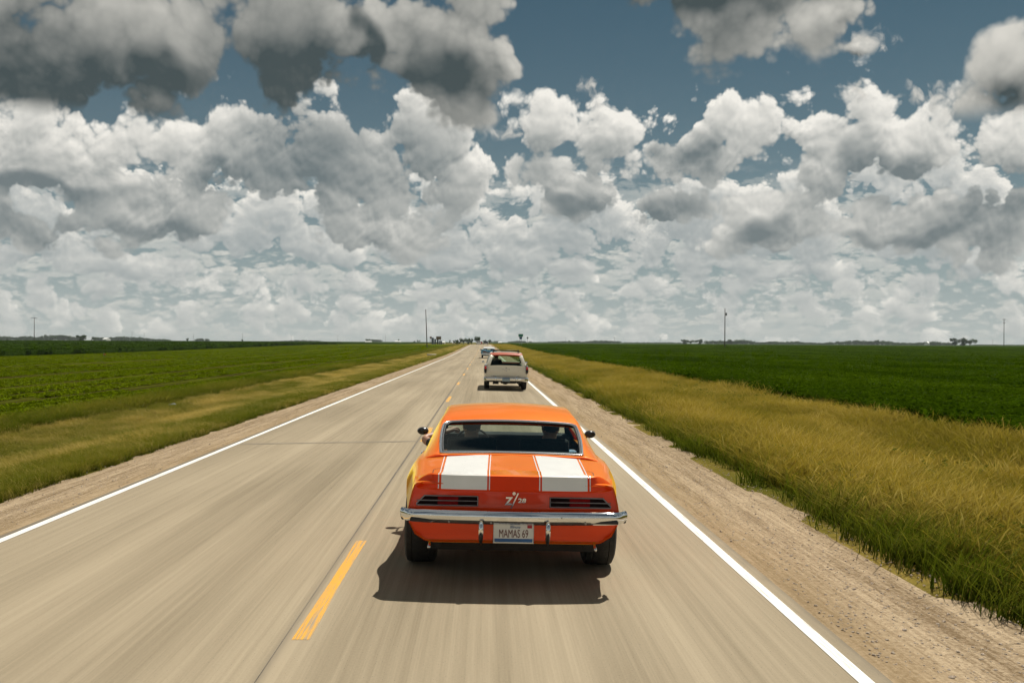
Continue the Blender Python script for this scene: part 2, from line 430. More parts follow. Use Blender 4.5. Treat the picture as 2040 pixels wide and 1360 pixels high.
M['rubber'] = mat('tyre_rubber', (0.018, 0.018, 0.018), 0.75, vary=0.25, scale=20, bump=0.3)
M['black'] = mat('black_trim', (0.012, 0.012, 0.013), 0.5, vary=0.1)
M['under'] = mat('underbody_black', (0.016, 0.015, 0.014), 0.8, vary=0.3)
M['red_lens'] = mat('red_lamp_lens', (0.22, 0.003, 0.003), 0.3, 0, 0.0, 0.08, vary=0.1, scale=40)
M['dark_lens'] = mat('smoked_lamp_lens', (0.012, 0.002, 0.002), 0.35, 0, 0.0, 0.06, vary=0.1, scale=40)
M['glass'] = glass_mat('window_glass', (0.80, 0.88, 0.85))
M['glass_green'] = glass_mat('green_window_glass', (0.66, 0.78, 0.70))
M['seat'] = mat('dark_seat_fabric', (0.02, 0.022, 0.024), 0.8, vary=0.3, scale=60)
M['carpet'] = mat('dark_cabin_trim', (0.015, 0.015, 0.016), 0.85, vary=0.2)
M['cream'] = mat('cream_paint', (0.80, 0.75, 0.63), 0.35, 0.0, 0.7, vary=0.03, scale=3)
M['copper'] = mat('copper_orange_paint', (0.44, 0.060, 0.010), 0.45, 0.0, 0.12, vary=0.05, scale=3)
M['blue'] = mat('light_blue_paint', (0.03, 0.25, 0.42), 0.35, 0.1, 0.9, vary=0.05, scale=3)
M['white_car'] = mat('white_car_paint', (0.75, 0.75, 0.73), 0.3, 0, 0.8, vary=0.03, scale=3)
M['black_car'] = mat('black_car_paint', (0.01, 0.01, 0.011), 0.3, 0, 0.9, vary=0.05, scale=3)
M['red_car'] = mat('red_truck_paint', (0.32, 0.02, 0.018), 0.35, 0, 0.8, vary=0.05, scale=3)
M['skin'] = mat('skin', (0.42, 0.23, 0.15), 0.5, vary=0.08, scale=20)
M['hair'] = mat('dark_hair', (0.02, 0.014, 0.01), 0.6, vary=0.3, scale=60)
M['shirt_dark'] = mat('dark_shirt_cloth', (0.03, 0.03, 0.035), 0.85, vary=0.2, scale=40)
M['shirt_blue'] = mat('light_blue_shirt_cloth', (0.28, 0.42, 0.60), 0.85, vary=0.1, scale=40)
M['plate'] = mat('plate_white', (0.70, 0.70, 0.68), 0.4, vary=0.03)
M['plate_red'] = mat('plate_dark_red', (0.10, 0.006, 0.010), 0.5, vary=0.05)
M['plate_blue'] = mat('plate_blue', (0.02, 0.10, 0.28), 0.5, vary=0.1)
M['plate_grey'] = mat('plate_pale_blue', (0.30, 0.38, 0.42), 0.4, vary=0.05)
M['dark_window'] = mat('dark_window_glass', (0.012, 0.014, 0.015), 0.08, 0, 0, 0.5)
M['lit_red'] = mat('bright_red_lens', (0.55, 0.012, 0.012), 0.2, 0, 0.5, vary=0.1, scale=40)
M['sticker'] = mat('sticker_red', (0.40, 0.01, 0.03), 0.5, vary=0.05)
M['wood'] = mat('weathered_pole_wood', (0.115, 0.095, 0.078), 0.9, vary=0.35, scale=3, stretch=(4, 4, 0.3), bump=0.4)
M['grey_metal'] = mat('galvanised_grey', (0.22, 0.23, 0.24), 0.55, 0.4, vary=0.1)

# ------------------------------------------------------------------ terrain
CX = -1.16                                    # the road's crown, left of the camera
def prof(y):
    y = np.asarray(y, float)
    t = np.clip((y - 120) / 250, 0, 1); up = 0.95 * t * t * (3 - 2 * t)
    t2 = np.clip((y - 395) / 330, 0, 1); return up - 0.55 * t2 * t2 * (3 - 2 * t2)
SX = [-9000, -60, -30, -14, -11.3, -9.6, -8.2, -6.6, -5.05, -3.68, 0, 3.56, 5.06, 6.4, 7.8, 9.4, 11.3, 14, 30, 60, 9000]
SZ = [-0.30, -.30, -.30, -.30, -.33, -.42, -.50, -.32, -.155, -.066, 0, -.064, -.155, -.30, -.44, -.36, -.22, -.22, -.22, -.22, -.22]
def cross(s): return np.interp(s, SX, SZ)
def G(x, y): return prof(y) + cross(np.asarray(x, float) - CX)
def Gf(x, y): return float(G(x, y))
CW = cam.matrix_world.copy()
def pix(px, py, D):
    """the point seen at a photo pixel, D metres ahead"""
    d = CW.to_3x3() @ Vector(((px - 1020) / FPX, -(py - 680) / FPX, -1.0))
    return CW.translation + d * (D / d.y)
YS = list(np.concatenate([np.arange(-60, 0, 10), np.arange(0, 120, 4), np.arange(120, 420, 10), np.arange(420, 760, 20), [800, 1000, 1400, 2000, 3000, 5000, 9000]]))

def strip(mb, s0, s1, dz, y0=-60, y1=760, jit=None, n=1):
    ys = [y for y in YS if y0 < y < y1]; ys = [y0] + ys + [y1]
    rows = []
    for y in ys:
        a = s0 if jit is None else s0 + jit(y, 0); b = s1 if jit is None else s1 + jit(y, 1)
        rows.append([(CX + s, y, float(prof(y) + cross(s)) + dz) for s in np.linspace(a, b, n + 1)])
    mb.sheet(rows)
# ------------------------------------------------------------------ ground, road, shoulders
def ground_mat():
    m, nt, b = pbsdf('field_soil_and_turf'); b.inputs['Roughness'].default_value = 0.95; b.inputs['Specular IOR Level'].default_value = 0.0
    tc = nt.nodes.new('ShaderNodeTexCoord'); mp = nt.nodes.new('ShaderNodeMapping'); nt.links.new(tc.outputs['Object'], mp.inputs[0]); mp.inputs['Scale'].default_value = (1, 0.35, 1)
    P = S(nt, mp.outputs[0])
    a = noise(nt, P, 0.5, 5, 0.6, dims='3D').lin(0.38, 0.62); f = noise(nt, P, 9.0, 4, 0.6, dims='3D').lin(0.3, 0.7)
    c = mixc(nt, a, (0.05, 0.06, 0.006), (0.24, 0.175, 0.045)); c = mixc(nt, f * 0.5, c, (0.085, 0.08, 0.012))
    nt.links.new(c.k, b.inputs['Base Color']); return m
v = []; f = []
xs = [CX + s for s in SX]
for y in YS:
    for s in SX: v.append((CX + s, y, float(prof(y) + cross(s)) - (0.05 if abs(s) < 5.0 else 0.0)))
nx = len(SX)
for i in range(len(YS) - 1):
    for j in range(nx - 1): f.append((i*nx+j, i*nx+j+1, (i+1)*nx+j+1, (i+1)*nx+j))
ground = tag(mesh_obj('ground', v, f, ground_mat(), smooth=True), kind='structure')

def road_mat():
    m, nt, b = pbsdf('worn_pale_road'); b.inputs['Roughness'].default_value = 0.85; b.inputs['Specular IOR Level'].default_value = 0.12
    tc = nt.nodes.new('ShaderNodeTexCoord'); O = S(nt, tc.outputs['Object'])
    sp = nt.nodes.new('ShaderNodeSeparateXYZ'); nt.links.new(O.k, sp.inputs[0]); x, y = S(nt, sp.outputs[0]) - CX, S(nt, sp.outputs[1])
    long1 = noise(nt, vec(nt, x * 2.2, y * 0.03), 1.0, 4, 0.55)          # wear drawn out along the lanes
    long2 = noise(nt, vec(nt, x * 16.0, y * 0.12), 1.0, 4, 0.6)
    long3 = noise(nt, vec(nt, x * 70.0, y * 0.9), 1.0, 3, 0.6)
    patch = noise(nt, vec(nt, x * 0.5, y * 0.10), 1.0, 4, 0.5)
    fine = noise(nt, vec(nt, x, y), 55.0, 3, 0.7)
    def band(c0, w): return ((x - c0) * (x - c0) * (-1.0 / (w * w))).exp()
    wheel = band(-2.65, 0.34) + band(-0.95, 0.30) + band(0.62, 0.28) + band(2.18, 0.30)
    t = (long1 - 0.5) * 1.1 + (long2 - 0.5) * 0.9 + (long3 - 0.5) * 0.45 + (patch - 0.5) * 1.1 + (fine - 0.5) * 0.5 - wheel * 0.20 + 0.6
    c = mixc(nt, t.clamp(), (0.225, 0.183, 0.122), (0.385, 0.318, 0.222))
    edge = (x.m('ABSOLUTE') + (noise(nt, vec(nt, x, y), 3.0, 4) - 0.5) * 0.08).smooth(3.44, 3.62)
    c = mixc(nt, edge * 0.75, c, (0.13, 0.11, 0.085))
    seam = band(-0.10, 0.035) * 0.35
    c = mixc(nt, seam, c, (0.08, 0.07, 0.06))
    nt.links.new(c.k, b.inputs['Base Color'])
    bp = nt.nodes.new('ShaderNodeBump'); bp.inputs['Strength'].default_value = 0.35; bp.inputs['Distance'].default_value = 0.004
    nt.links.new((fine * 0.7 + long3 * 0.3).k, bp.inputs['Height']); nt.links.new(bp.outputs[0], b.inputs['Normal'])
    return m
ROAD = road_mat()
rd = MB(); ys = [-60] + [y for y in YS if -60 < y < 760] + [760]
rows = []
for y in ys:
    e = [0.0, 0.0]
    rows.append([(CX + s, y, float(prof(y)) - 0.018 * abs(s)) for s in (-3.69, -3.68, -2.4, -1.2, 0, 1.2, 2.4, 3.55, 3.56)])
    rows[-1][0] = (rows[-1][0][0], y, rows[-1][0][2] - 0.06); rows[-1][-1] = (rows[-1][-1][0], y, rows[-1][-1][2] - 0.06)
rd.sheet(rows)
road = tag(rd.build('road', ROAD), kind='structure')

def line_mat(name, c, worn, base=(0.31, 0.255, 0.18), ends=0.0):
    m, nt, b = pbsdf(name); b.inputs['Roughness'].default_value = 0.6
    tc = nt.nodes.new('ShaderNodeTexCoord'); sp = nt.nodes.new('ShaderNodeSeparateXYZ'); nt.links.new(tc.outputs['Object'], sp.inputs[0])
    x, y = S(nt, sp.outputs[0]), S(nt, sp.outputs[1])
    n = noise(nt, vec(nt, x * 40.0, y * 1.1), 1.0, 6, 0.72)
    if ends:                                      # the ends of a dash wear first
        sg = nt.nodes.new('ShaderNodeSeparateXYZ'); nt.links.new(tc.outputs['Generated'], sg.inputs[0])
        n = n + (S(nt, sg.outputs[1]) - 0.5).m('ABSOLUTE').smooth(0.25, 0.52) * ends
    nt.links.new(mixc(nt, n.lin(worn, worn + 0.2), c, base).k, b.inputs['Base Color']); return m
WHITE_LINE = line_mat('white_road_paint', (0.82, 0.81, 0.77), 0.545); YELLOW = line_mat('yellow_road_paint', (0.74, 0.36, 0.025), 0.48, ends=0.06)
jr = random.Random(3)
def edgy(y, k): return 0.006 * math.sin(y * 1.7 + k * 2) + 0.004 * math.sin(y * 5.1 + k)
def crown(s): return -0.018 * abs(s)
def paint(name, s0, s1, y0, y1, m, dz=0.004, wob=True):
    mb = MB(); n = max(2, int((y1 - y0) / 3.0))
    yy = list(np.linspace(y0, y1, n + 1)) if y1 - y0 < 40 else [y0] + [y for y in YS if y0 < y < y1] + [y1]
    mb.sheet([[(CX + s + (edgy(y, k) if wob else 0), y, float(prof(y)) + crown(s) + dz) for k, s in enumerate((s0, (s0 + s1) / 2, s1))] for y in yy])
    return mb.build(name, m, road)
paint('edge_line', 3.335, 3.445, -60, 760, WHITE_LINE); paint('edge_line', -3.605, -3.495, -60, 760, WHITE_LINE)
for k in range(-2, 34):
    y0 = 6.15 + 12.19 * k
    paint('centre_dash', -0.05, 0.05, y0, y0 + 3.05, YELLOW, 0.0015 if y0 < 90 else 0.004)
JOINT = mat('filled_joint', (0.205, 0.168, 0.115), 0.8, vary=0.2, scale=2)
TAR = mat('tar_seal', (0.085, 0.07, 0.055), 0.7, vary=0.3, scale=3)
paint('tar_seam', -0.115, -0.097, -60, 400, TAR, 0.003)
for (s0, s1, y) in ((-3.45, -0.12, 18.4), (-3.4, -0.3, 48.0), (0.1, 3.3, 62.0), (-3.45, -0.12, 79.0)):
    mb = MB(); xs_ = np.linspace(s0, s1, 24); rr = random.Random(int(y))
    o = [rr.uniform(-0.04, 0.04) for _ in xs_]
    mb.sheet([[(CX + s, y + o[i] - 0.10, float(prof(y)) + crown(s) + 0.003) for i, s in enumerate(xs_)], [(CX + s, y + o[i] + 0.10, float(prof(y)) + crown(s) + 0.003) for i, s in enumerate(xs_)]])
    mb.build('road_joint', JOINT, road)

def gravel_mat():
    m, nt, b = pbsdf('limestone_gravel'); b.inputs['Roughness'].default_value = 0.95; b.inputs['Specular IOR Level'].default_value = 0.0
    tc = nt.nodes.new('ShaderNodeTexCoord'); O = S(nt, tc.outputs['Object'])
    sp = nt.nodes.new('ShaderNodeSeparateXYZ'); nt.links.new(O.k, sp.inputs[0]); x, y = S(nt, sp.outputs[0]) - CX, S(nt, sp.outputs[1])
    a = noise(nt, vec(nt, x * 5.0, y * 0.22), 1.0, 5, 0.62); s2 = noise(nt, vec(nt, x * 26.0, y * 1.4), 1.0, 4, 0.65)
    vo = nt.nodes.new('ShaderNodeTexVoronoi'); vo.inputs['Scale'].default_value = 46.0; nt.links.new(O.k, vo.inputs['Vector'])
    peb = S(nt, vo.outputs['Color']); pd = S(nt, vo.outputs['Distance'])
    sepc = nt.nodes.new('ShaderNodeSeparateColor'); nt.links.new(peb.k, sepc.inputs[0]); pv = S(nt, sepc.outputs[0])
    t = (a - 0.5) * 1.5 + (s2 - 0.5) * 1.3 + (pv - 0.5) * 0.55 + 0.5
    c = mixc(nt, t.clamp(), (0.17, 0.12, 0.07), (0.45, 0.35, 0.235))
    sand = x.m('ABSOLUTE').smooth(4.25, 3.6) * 0.55
    c = mixc(nt, sand, c, mixc(nt, s2, (0.26, 0.185, 0.10), (0.34, 0.25, 0.145)))
    nt.links.new(c.k, b.inputs['Base Color'])
    bp = nt.nodes.new('ShaderNodeBump'); bp.inputs['Strength'].default_value = 0.5; bp.inputs['Distance'].default_value = 0.008
    nt.links.new((pd * -0.6 + s2 * 0.8).k, bp.inputs['Height']); nt.links.new(bp.outputs[0], b.inputs['Normal'])
    return m
GRAVEL = gravel_mat()
def ragged(y, k): return 0.0 if k == 0 else 0.10 * math.sin(y * 0.9) + 0.06 * math.sin(y * 2.3 + 1) + 0.05 * math.sin(y * 5.7)
sh = MB()
for side in (1, -1):
    a, b_ = (3.555, 5.12) if side > 0 else (3.675, 5.12)
    rows = []
    for y in [-60] + list(np.arange(-20, 60, 0.5)) + list(np.arange(60, 200, 2.0)) + list(np.arange(200, 762, 10.0)):
        e = b_ + ragged(y + (7 if side < 0 else 0), 1)
        rows.append([(CX + side * s, y, float(prof(y)) + float(cross(side * s)) + 0.004 - (0.02 if s > b_ - .01 else 0.0) - (0.012 if s < a + .01 else 0)) for s in (a, a + 0.12, a + 0.5, a + 1.0, e)])
    sh.sheet(rows if side > 0 else [list(reversed(r)) for r in rows])
shoulder = tag(sh.build('gravel_shoulder', GRAVEL), kind='structure')

# ------------------------------------------------------------------ scattering of ground cover (geometry nodes, one object per kind of cover)
def scatter(name, pts, scl, rot, idx, protos, label):
    """instances of the prototype tufts on points; one 'stuff' object"""
    pc = bpy.data.collections.new(name + '_tufts')
    for i, p in enumerate(protos):
        p.name = '%s_%02d' % (name, i); pc.objects.link(p)
    me = bpy.data.meshes.new(name); n = len(pts)
    me.vertices.add(n); me.vertices.foreach_set('co', np.asarray(pts, np.float32).ravel())
    for nm, ty, arr, key in (('scl', 'FLOAT_VECTOR', scl, 'vector'), ('rot', 'FLOAT_VECTOR', rot, 'vector'), ('idx', 'INT', idx, 'value')):
        at = me.attributes.new(nm, ty, 'POINT'); at.data.foreach_set(key, np.asarray(arr, np.int32 if ty == 'INT' else np.float32).ravel())
    o = bpy.data.objects.new(name, me); COL.objects.link(o)
    ng = bpy.data.node_groups.new(name, 'GeometryNodeTree')
    ng.interface.new_socket('Geometry', in_out='INPUT', socket_type='NodeSocketGeometry'); ng.interface.new_socket('Geometry', in_out='OUTPUT', socket_type='NodeSocketGeometry')
    gi, go = ng.nodes.new('NodeGroupInput'), ng.nodes.new('NodeGroupOutput')
    ip = ng.nodes.new('GeometryNodeInstanceOnPoints'); ci = ng.nodes.new('GeometryNodeCollectionInfo')
    ci.inputs['Collection'].default_value = pc; ci.inputs['Separate Children'].default_value = True; ci.inputs['Reset Children'].default_value = True
    def attr(nm, ty):
        a = ng.nodes.new('GeometryNodeInputNamedAttribute'); a.data_type = ty; a.inputs[0].default_value = nm; return a.outputs['Attribute']
    ng.links.new(gi.outputs[0], ip.inputs['Points']); ng.links.new(ci.outputs[0], ip.inputs['Instance'])
    ip.inputs['Pick Instance'].default_value = True
    ng.links.new(attr('idx', 'INT'), ip.inputs['Instance Index'])
    e2r = ng.nodes.new('FunctionNodeEulerToRotation'); ng.links.new(attr('rot', 'FLOAT_VECTOR'), e2r.inputs[0]); ng.links.new(e2r.outputs[0], ip.inputs['Rotation'])
    ng.links.new(attr('scl', 'FLOAT_VECTOR'), ip.inputs['Scale'])
    ng.links.new(ip.outputs[0], go.inputs[0])
    md = o.modifiers.new('scatter', 'NODES'); md.node_group = ng
    return tag(o, label, None, None, 'stuff')

def blade_mat(name, stops, trans=0.35, rough=0.6, tipz=0.5, pscale=0.35):
    """grass whose own colour runs from base to seed head, patchy over the ground"""
    m, nt, b = pbsdf(name); b.inputs['Roughness'].default_value = rough; b.inputs['Specular IOR Level'].default_value = 0.03
    tc = nt.nodes.new('ShaderNodeTexCoord'); sp = nt.nodes.new('ShaderNodeSeparateXYZ'); nt.links.new(tc.outputs['Object'], sp.inputs[0])
    oi = nt.nodes.new('ShaderNodeObjectInfo'); rnd = S(nt, oi.outputs['Random'])
    mp = nt.nodes.new('ShaderNodeMapping'); nt.links.new(oi.outputs['Location'], mp.inputs[0]); mp.inputs['Scale'].default_value = (1, 0.3, 1)
    pn = noise(nt, S(nt, mp.outputs[0]), pscale, 4, 0.65, dims='3D').lin(0.40, 0.60)
    t = (S(nt, sp.outputs[2]) * (1 / tipz)).clamp()
    base, gr, gold, pale = stops
    tip = mixc(nt, (pn * 0.75 + rnd * 0.35).clamp(), gr, mixc(nt, rnd, gold, pale))
    c = mixc(nt, t, base, tip)
    nt.links.new(c.k, b.inputs['Base Color'])
    tl = nt.nodes.new('ShaderNodeBsdfTranslucent'); nt.links.new(c.k, tl.inputs[0])
    mx = nt.nodes.new('ShaderNodeMixShader'); mx.inputs[0].default_value = trans
    nt.links.new(b.outputs[0], mx.inputs[1]); nt.links.new(tl.outputs[0], mx.inputs[2]); nt.links.new(mx.outputs[0], nt.nodes['Material Output'].inputs[0])
    return m
def tuft(n, h0, h1, spread, lean, w, m, seed, seed_head=0.0):
    r = random.Random(seed); v = []; f = []
    for _ in range(n):
        a = r.uniform(0, 6.283); d = spread * math.sqrt(r.random()); x, y = d * math.cos(a), d * math.sin(a)
        h = r.uniform(h0, h1); th = r.uniform(0, 6.283); la = r.gauss(0, 1.1); L = lean * r.uniform(0.3, 1.3)
        dx, dy = math.sin(la) * L * h, -math.cos(la) * L * h       # bent the way the traffic's wind blows
        cx, cy = math.cos(th) * w / 2, math.sin(th) * w / 2; b0 = len(v)
        ks = ((0, 1.0, 0), (0.45, 0.8, 0.25), (0.8, 0.55, 0.68), (1.0, 0.12, 1.0))
        for (t, ww, bend) in ks:
            if seed_head and t == 0.8 and r.random() < seed_head: ww = 1.7
            px_, py_, pz = x + dx * bend, y + dy * bend, h * t * (1 - 0.18 * L * bend)
            v += [(px_ - cx * ww, py_ - cy * ww, pz), (px_ + cx * ww, py_ + cy * ww, pz)]
        for k in range(3): f.append((b0 + 2*k, b0 + 2*k + 1, b0 + 2*k + 3, b0 + 2*k + 2))
    return mesh_obj('tuft', v, f, m, link=False)

def field_points(n, s0, s1, y0, y1, power=1.0):
    """points over a strip, denser near the camera"""
    t = RNG.random(n); y = y0 * (y1 / y0) ** (t ** power) if power > 0 else RNG.uniform(y0, y1, n)
    return RNG.uniform(s0, s1, n), y
TALL = blade_mat('tall_dry_grass', ((0.11, 0.105, 0.010), (0.22, 0.19, 0.012), (0.50, 0.36, 0.035), (0.62, 0.47, 0.12)), pscale=0.6)
LOW = blade_mat('mown_verge_grass', ((0.08, 0.10, 0.008), (0.13, 0.16, 0.006), (0.58, 0.41, 0.08), (0.74, 0.56, 0.20)), tipz=0.12, pscale=0.55)
GREENG = blade_mat('green_verge_grass', ((0.045, 0.07, 0.005), (0.09, 0.13, 0.006), (0.17, 0.19, 0.010), (0.32, 0.27, 0.04)), tipz=0.3)
tall = [tuft(60, 0.18, 0.55, 0.22, 0.9, 0.0065, TALL, k, 0.5) for k in range(4)]
low = [tuft(40, 0.06, 0.18, 0.17, 0.9, 0.007, LOW, 20 + k) for k in range(3)]
grn = [tuft(44, 0.16, 0.42, 0.18, 0.75, 0.009, GREENG, 40 + k) for k in range(3)]
def cover(name, n, s0, s1, y0, y1, protos, label, size=1.0, power=0.8, hfun=None, keep=None):
    s, y = field_points(n, s0, s1, y0, y1, power)
    if keep is not None: k = keep(s, y); s, y = s[k], y[k]
    n = len(s); x = s + CX
    z = prof(y) + cross(s) - 0.01
    g = size * (0.7 + 0.6 * RNG.random(n)) * (1 + np.clip(y, 0, 300) / 110.0)
    hh = g / (1 + np.clip(y, 0, 300) / 110.0) * (hfun(s, y) if hfun else 1.0)
    scl = np.stack([g, g, hh], 1); rot = np.stack([np.zeros(n), np.zeros(n), RNG.normal(0, 0.5, n)], 1)
    return scatter(name, np.stack([x, y, z], 1), scl, rot, RNG.integers(0, len(protos), n), protos, label)
def wave(s, y, k=1.0): return 0.5 + 0.5 * np.sin(s * 1.3 * k + np.sin(y * 0.21) * 1.7) * np.cos(y * 0.13 * k + s * 0.4)
cover('tall_grass', 30000, 5.6, 11.5, 2.0, 400, tall, 'tall golden dry grass on the right verge below the bean field', 1.0, 0.85, lambda s, y: 0.75 + 0.5 * wave(s, y), lambda s, y: RNG.random(len(s)) < np.clip((s - 5.0) / 1.8, 0.1, 1) * (0.5 + 0.7 * wave(s, y, 0.7)))
cover('green_grass', 9500, 5.05, 11.3, 2.0, 350, grn, 'green undergrowth among the dry grass of the right verge', 1.0, 0.85, None, lambda s, y: RNG.random(len(s)) < np.clip(1.35 - wave(s, y, 0.7) - np.clip((s - 7.5) / 9, 0, .5), 0.25, 1))
cover('mown_grass', 44000, -11.4, -5.02, 3.0, 420, low, 'mown dry and green grass on the left verge', 1.0, 0.85)
cover('verge_weeds', 4500, -11.6, -10.2, 3.0, 420, grn, 'green weeds along the edge of the left field', 0.9, 0.85)
cover('shoulder_grass', 9000, -6.7, -4.95, 3.0, 200, grn, 'green grass fringe beside the left gravel shoulder', 0.5, 0.85)

# loose stones of the shoulders
def stone(seed):
    r = random.Random(seed); b = MB(); b.ell((0, 0, 0.3), (1, 0.8, 0.55), 6, 4, lambda d: 0.75 + 0.4 * r.random()); return mesh_obj('stone', b.v, b.f, STONE, link=False)
STONE = mat('limestone_chip', (0.36, 0.29, 0.225), 0.9, vary=0.3, scale=0.9)
ss, yy = field_points(11000, 3.62, 5.15, 3.0, 45, 0.9); side = np.where(RNG.random(11000) < 0.62, 1, -1)
s = ss * side; s = np.where(side < 0, s - 0.1, s)
sz = 0.8 * RNG.gamma(2.0, 0.0024, 11000) + 0.0025
scatter('shoulder_stones', np.stack([CX + s, yy, prof(yy) + cross(s) + 0.003], 1), np.stack([sz, sz * 1.4, sz], 1), np.stack([np.zeros(11000)] * 2 + [RNG.random(11000) * 6.28], 1), RNG.integers(0, 4, 11000), [stone(k) for k in range(4)], 'loose pale stones lying on the gravel shoulders')

# ------------------------------------------------------------------ crops
def leaf_mat(name, c1, c2, trans=0.3):
    m, nt, b = pbsdf(name); b.inputs['Roughness'].default_value = 0.7; b.inputs['Specular IOR Level'].default_value = 0.0
    oi = nt.nodes.new('ShaderNodeObjectInfo'); rnd = S(nt, oi.outputs['Random'])
    mp = nt.nodes.new('ShaderNodeMapping'); nt.links.new(oi.outputs['Location'], mp.inputs[0]); mp.inputs['Scale'].default_value = (0.5, 0.15, 1)
    pn = noise(nt, S(nt, mp.outputs[0]), 0.25, 3, 0.6, dims='3D').lin(0.35, 0.65)
    c = mixc(nt, pn * 0.6 + rnd * 0.4, c1, c2); nt.links.new(c.k, b.inputs['Base Color'])
    tl = nt.nodes.new('ShaderNodeBsdfTranslucent'); nt.links.new(c.k, tl.inputs[0])
    mx = nt.nodes.new('ShaderNodeMixShader'); mx.inputs[0].default_value = trans
    nt.links.new(b.outputs[0], mx.inputs[1]); nt.links.new(tl.outputs[0], mx.inputs[2]); nt.links.new(mx.outputs[0], nt.nodes['Material Output'].inputs[0])
    return m
def leafy(n, rad, h, size, m, seed):
    """a bush of broad leaves"""
    r = random.Random(seed); v = []; f = []
    for _ in range(n):
        a = r.uniform(0, 6.283); t = r.random() ** 0.5; z = h * (0.25 + 0.75 * r.random()); d = rad * t * (1.1 - 0.5 * z / h)
        p = Vector((d * math.cos(a), d * math.sin(a), z)); q = Euler((r.gauss(0, 0.55), r.gauss(0, 0.55), r.uniform(0, 6.283))).to_matrix()
        s = size * r.uniform(0.6, 1.3); b0 = len(v)
        v += [p + q @ Vector(k) * s for k in ((-0.5, 0, 0), (0, -0.42, -0.1), (0.6, 0, -0.06), (0, 0.42, -0.1))]; f.append((b0, b0+1, b0+2, b0+3))
    return mesh_obj('leafy', v, f, m, link=False)
BEAN = leaf_mat('bean_leaf', (0.020, 0.046, 0.001), (0.074, 0.125, 0.004)); YOUNG = leaf_mat('young_crop_leaf', (0.10, 0.145, 0.002), (0.155, 0.20, 0.005)); TALLC = leaf_mat('tall_crop_leaf', (0.022, 0.048, 0.003), (0.042, 0.078, 0.006))
def canopy_mat(name, c1, c2, c3):
    m, nt, b = pbsdf(name); b.inputs['Roughness'].default_value = 0.9; b.inputs['Specular IOR Level'].default_value = 0.0
    tc = nt.nodes.new('ShaderNodeTexCoord'); O = S(nt, tc.outputs['Object'])
    a = noise(nt, O, 2.5, 4, 0.65, dims='3D').lin(0.35, 0.65); l = noise(nt, O, 0.03, 4, 0.6, dims='3D').lin(0.4, 0.6)
    c = mixc(nt, a, c1, c2); c = mixc(nt, l * 0.5, c, c3); nt.links.new(c.k, b.inputs['Base Color'])
    bp = nt.nodes.new('ShaderNodeBump'); bp.inputs['Strength'].default_value = 1.0; bp.inputs['Distance'].default_value = 0.3
    nt.links.new(a.k, bp.inputs['Height']); nt.links.new(bp.outputs[0], b.inputs['Normal']); return m
def canopy(name, x0, x1, y0, y1, h, m, label, edge=None):
    """the closed top of a crop as a bumpy sheet with its sides"""
    xs_ = np.concatenate([[x0], x0 + np.sign(x1 - x0) * np.geomspace(0.6, abs(x1 - x0), 60)]); ys_ = np.concatenate([np.linspace(y0, 100, 70), np.linspace(102, 420, 100), np.geomspace(430, y1, 40)])
    mb = MB(); rows = []
    for y in ys_:
        row = []
        for i, x in enumerate(xs_):
            amp = 0.06 if abs(x) < 150 and y < 420 else 0.0
            z = Gf(x, y) + h + RNG.normal(0, amp)
            row.append((x, y, z))
        row.insert(0, (x0, y, Gf(x0, y) - 0.02)); rows.append(row)
    front = [(p[0], p[1], Gf(p[0], p[1]) - 0.02) for p in rows[0]]
    mb.sheet([front] + rows)
    return tag(mb.build(name, m, smooth=True), label, None, None, 'stuff')
canopy('bean_field', CX + 11.5, 4000, -30, 8500, 0.50, canopy_mat('bean_canopy', (0.016, 0.034, 0.001), (0.042, 0.08, 0.002), (0.038, 0.072, 0.002)), 'dark green bean field to the right of the road')
canopy('tall_crop_field', CX - 60, -4000, -30, 8500, 0.78, canopy_mat('tall_crop_canopy', (0.016, 0.032, 0.004), (0.038, 0.07, 0.008), (0.032, 0.06, 0.006)), 'taller dark green crop beyond the young field on the left')
def crop_points(n, s0, s1, y0, y1, hz):
    t = RNG.random(n); d = abs(s0) * (abs(s1) / abs(s0)) ** t; s = np.sign(s0) * d; y = RNG.uniform(0, 1, n); y = y0 + (y1 - y0) * y ** 1.6
    return s, y
n = 90000; s, y = crop_points(n, 11.5, 150, 8, 400, 0); g = 0.9 + 0.5 * RNG.random(n); g *= 1 + np.hypot(s, y) / 300
s = np.where(s < 11.6, 11.6, s)
scatter('bean_plants', np.stack([CX + s, y, prof(y) + cross(s) + 0.18], 1), np.stack([g, g, 0.75 + 0.35 * RNG.random(n)], 1), np.stack([np.zeros(n)] * 2 + [RNG.random(n) * 6.28], 1), RNG.integers(0, 3, n), [leafy(60, 0.40, 0.42, 0.10, BEAN, k) for k in range(3)], 'broad leafed bean plants covering the right field')
n = 16000; s, y = crop_points(n, -60, -190, 20, 420, 0); g = (0.9 + 0.5 * RNG.random(n)) * (1 + np.hypot(s, y) / 160)
scatter('tall_crop_plants', np.stack([CX + s, y, prof(y) + cross(s) + 0.1], 1), np.stack([g, g, 0.85 + 0.3 * RNG.random(n)], 1), np.stack([np.zeros(n)] * 2 + [RNG.random(n) * 6.28], 1), RNG.integers(0, 3, n), [leafy(46, 0.42, 0.85, 0.17, TALLC, 10 + k) for k in range(3)], 'tall dark crop plants at the far edge of the young field')
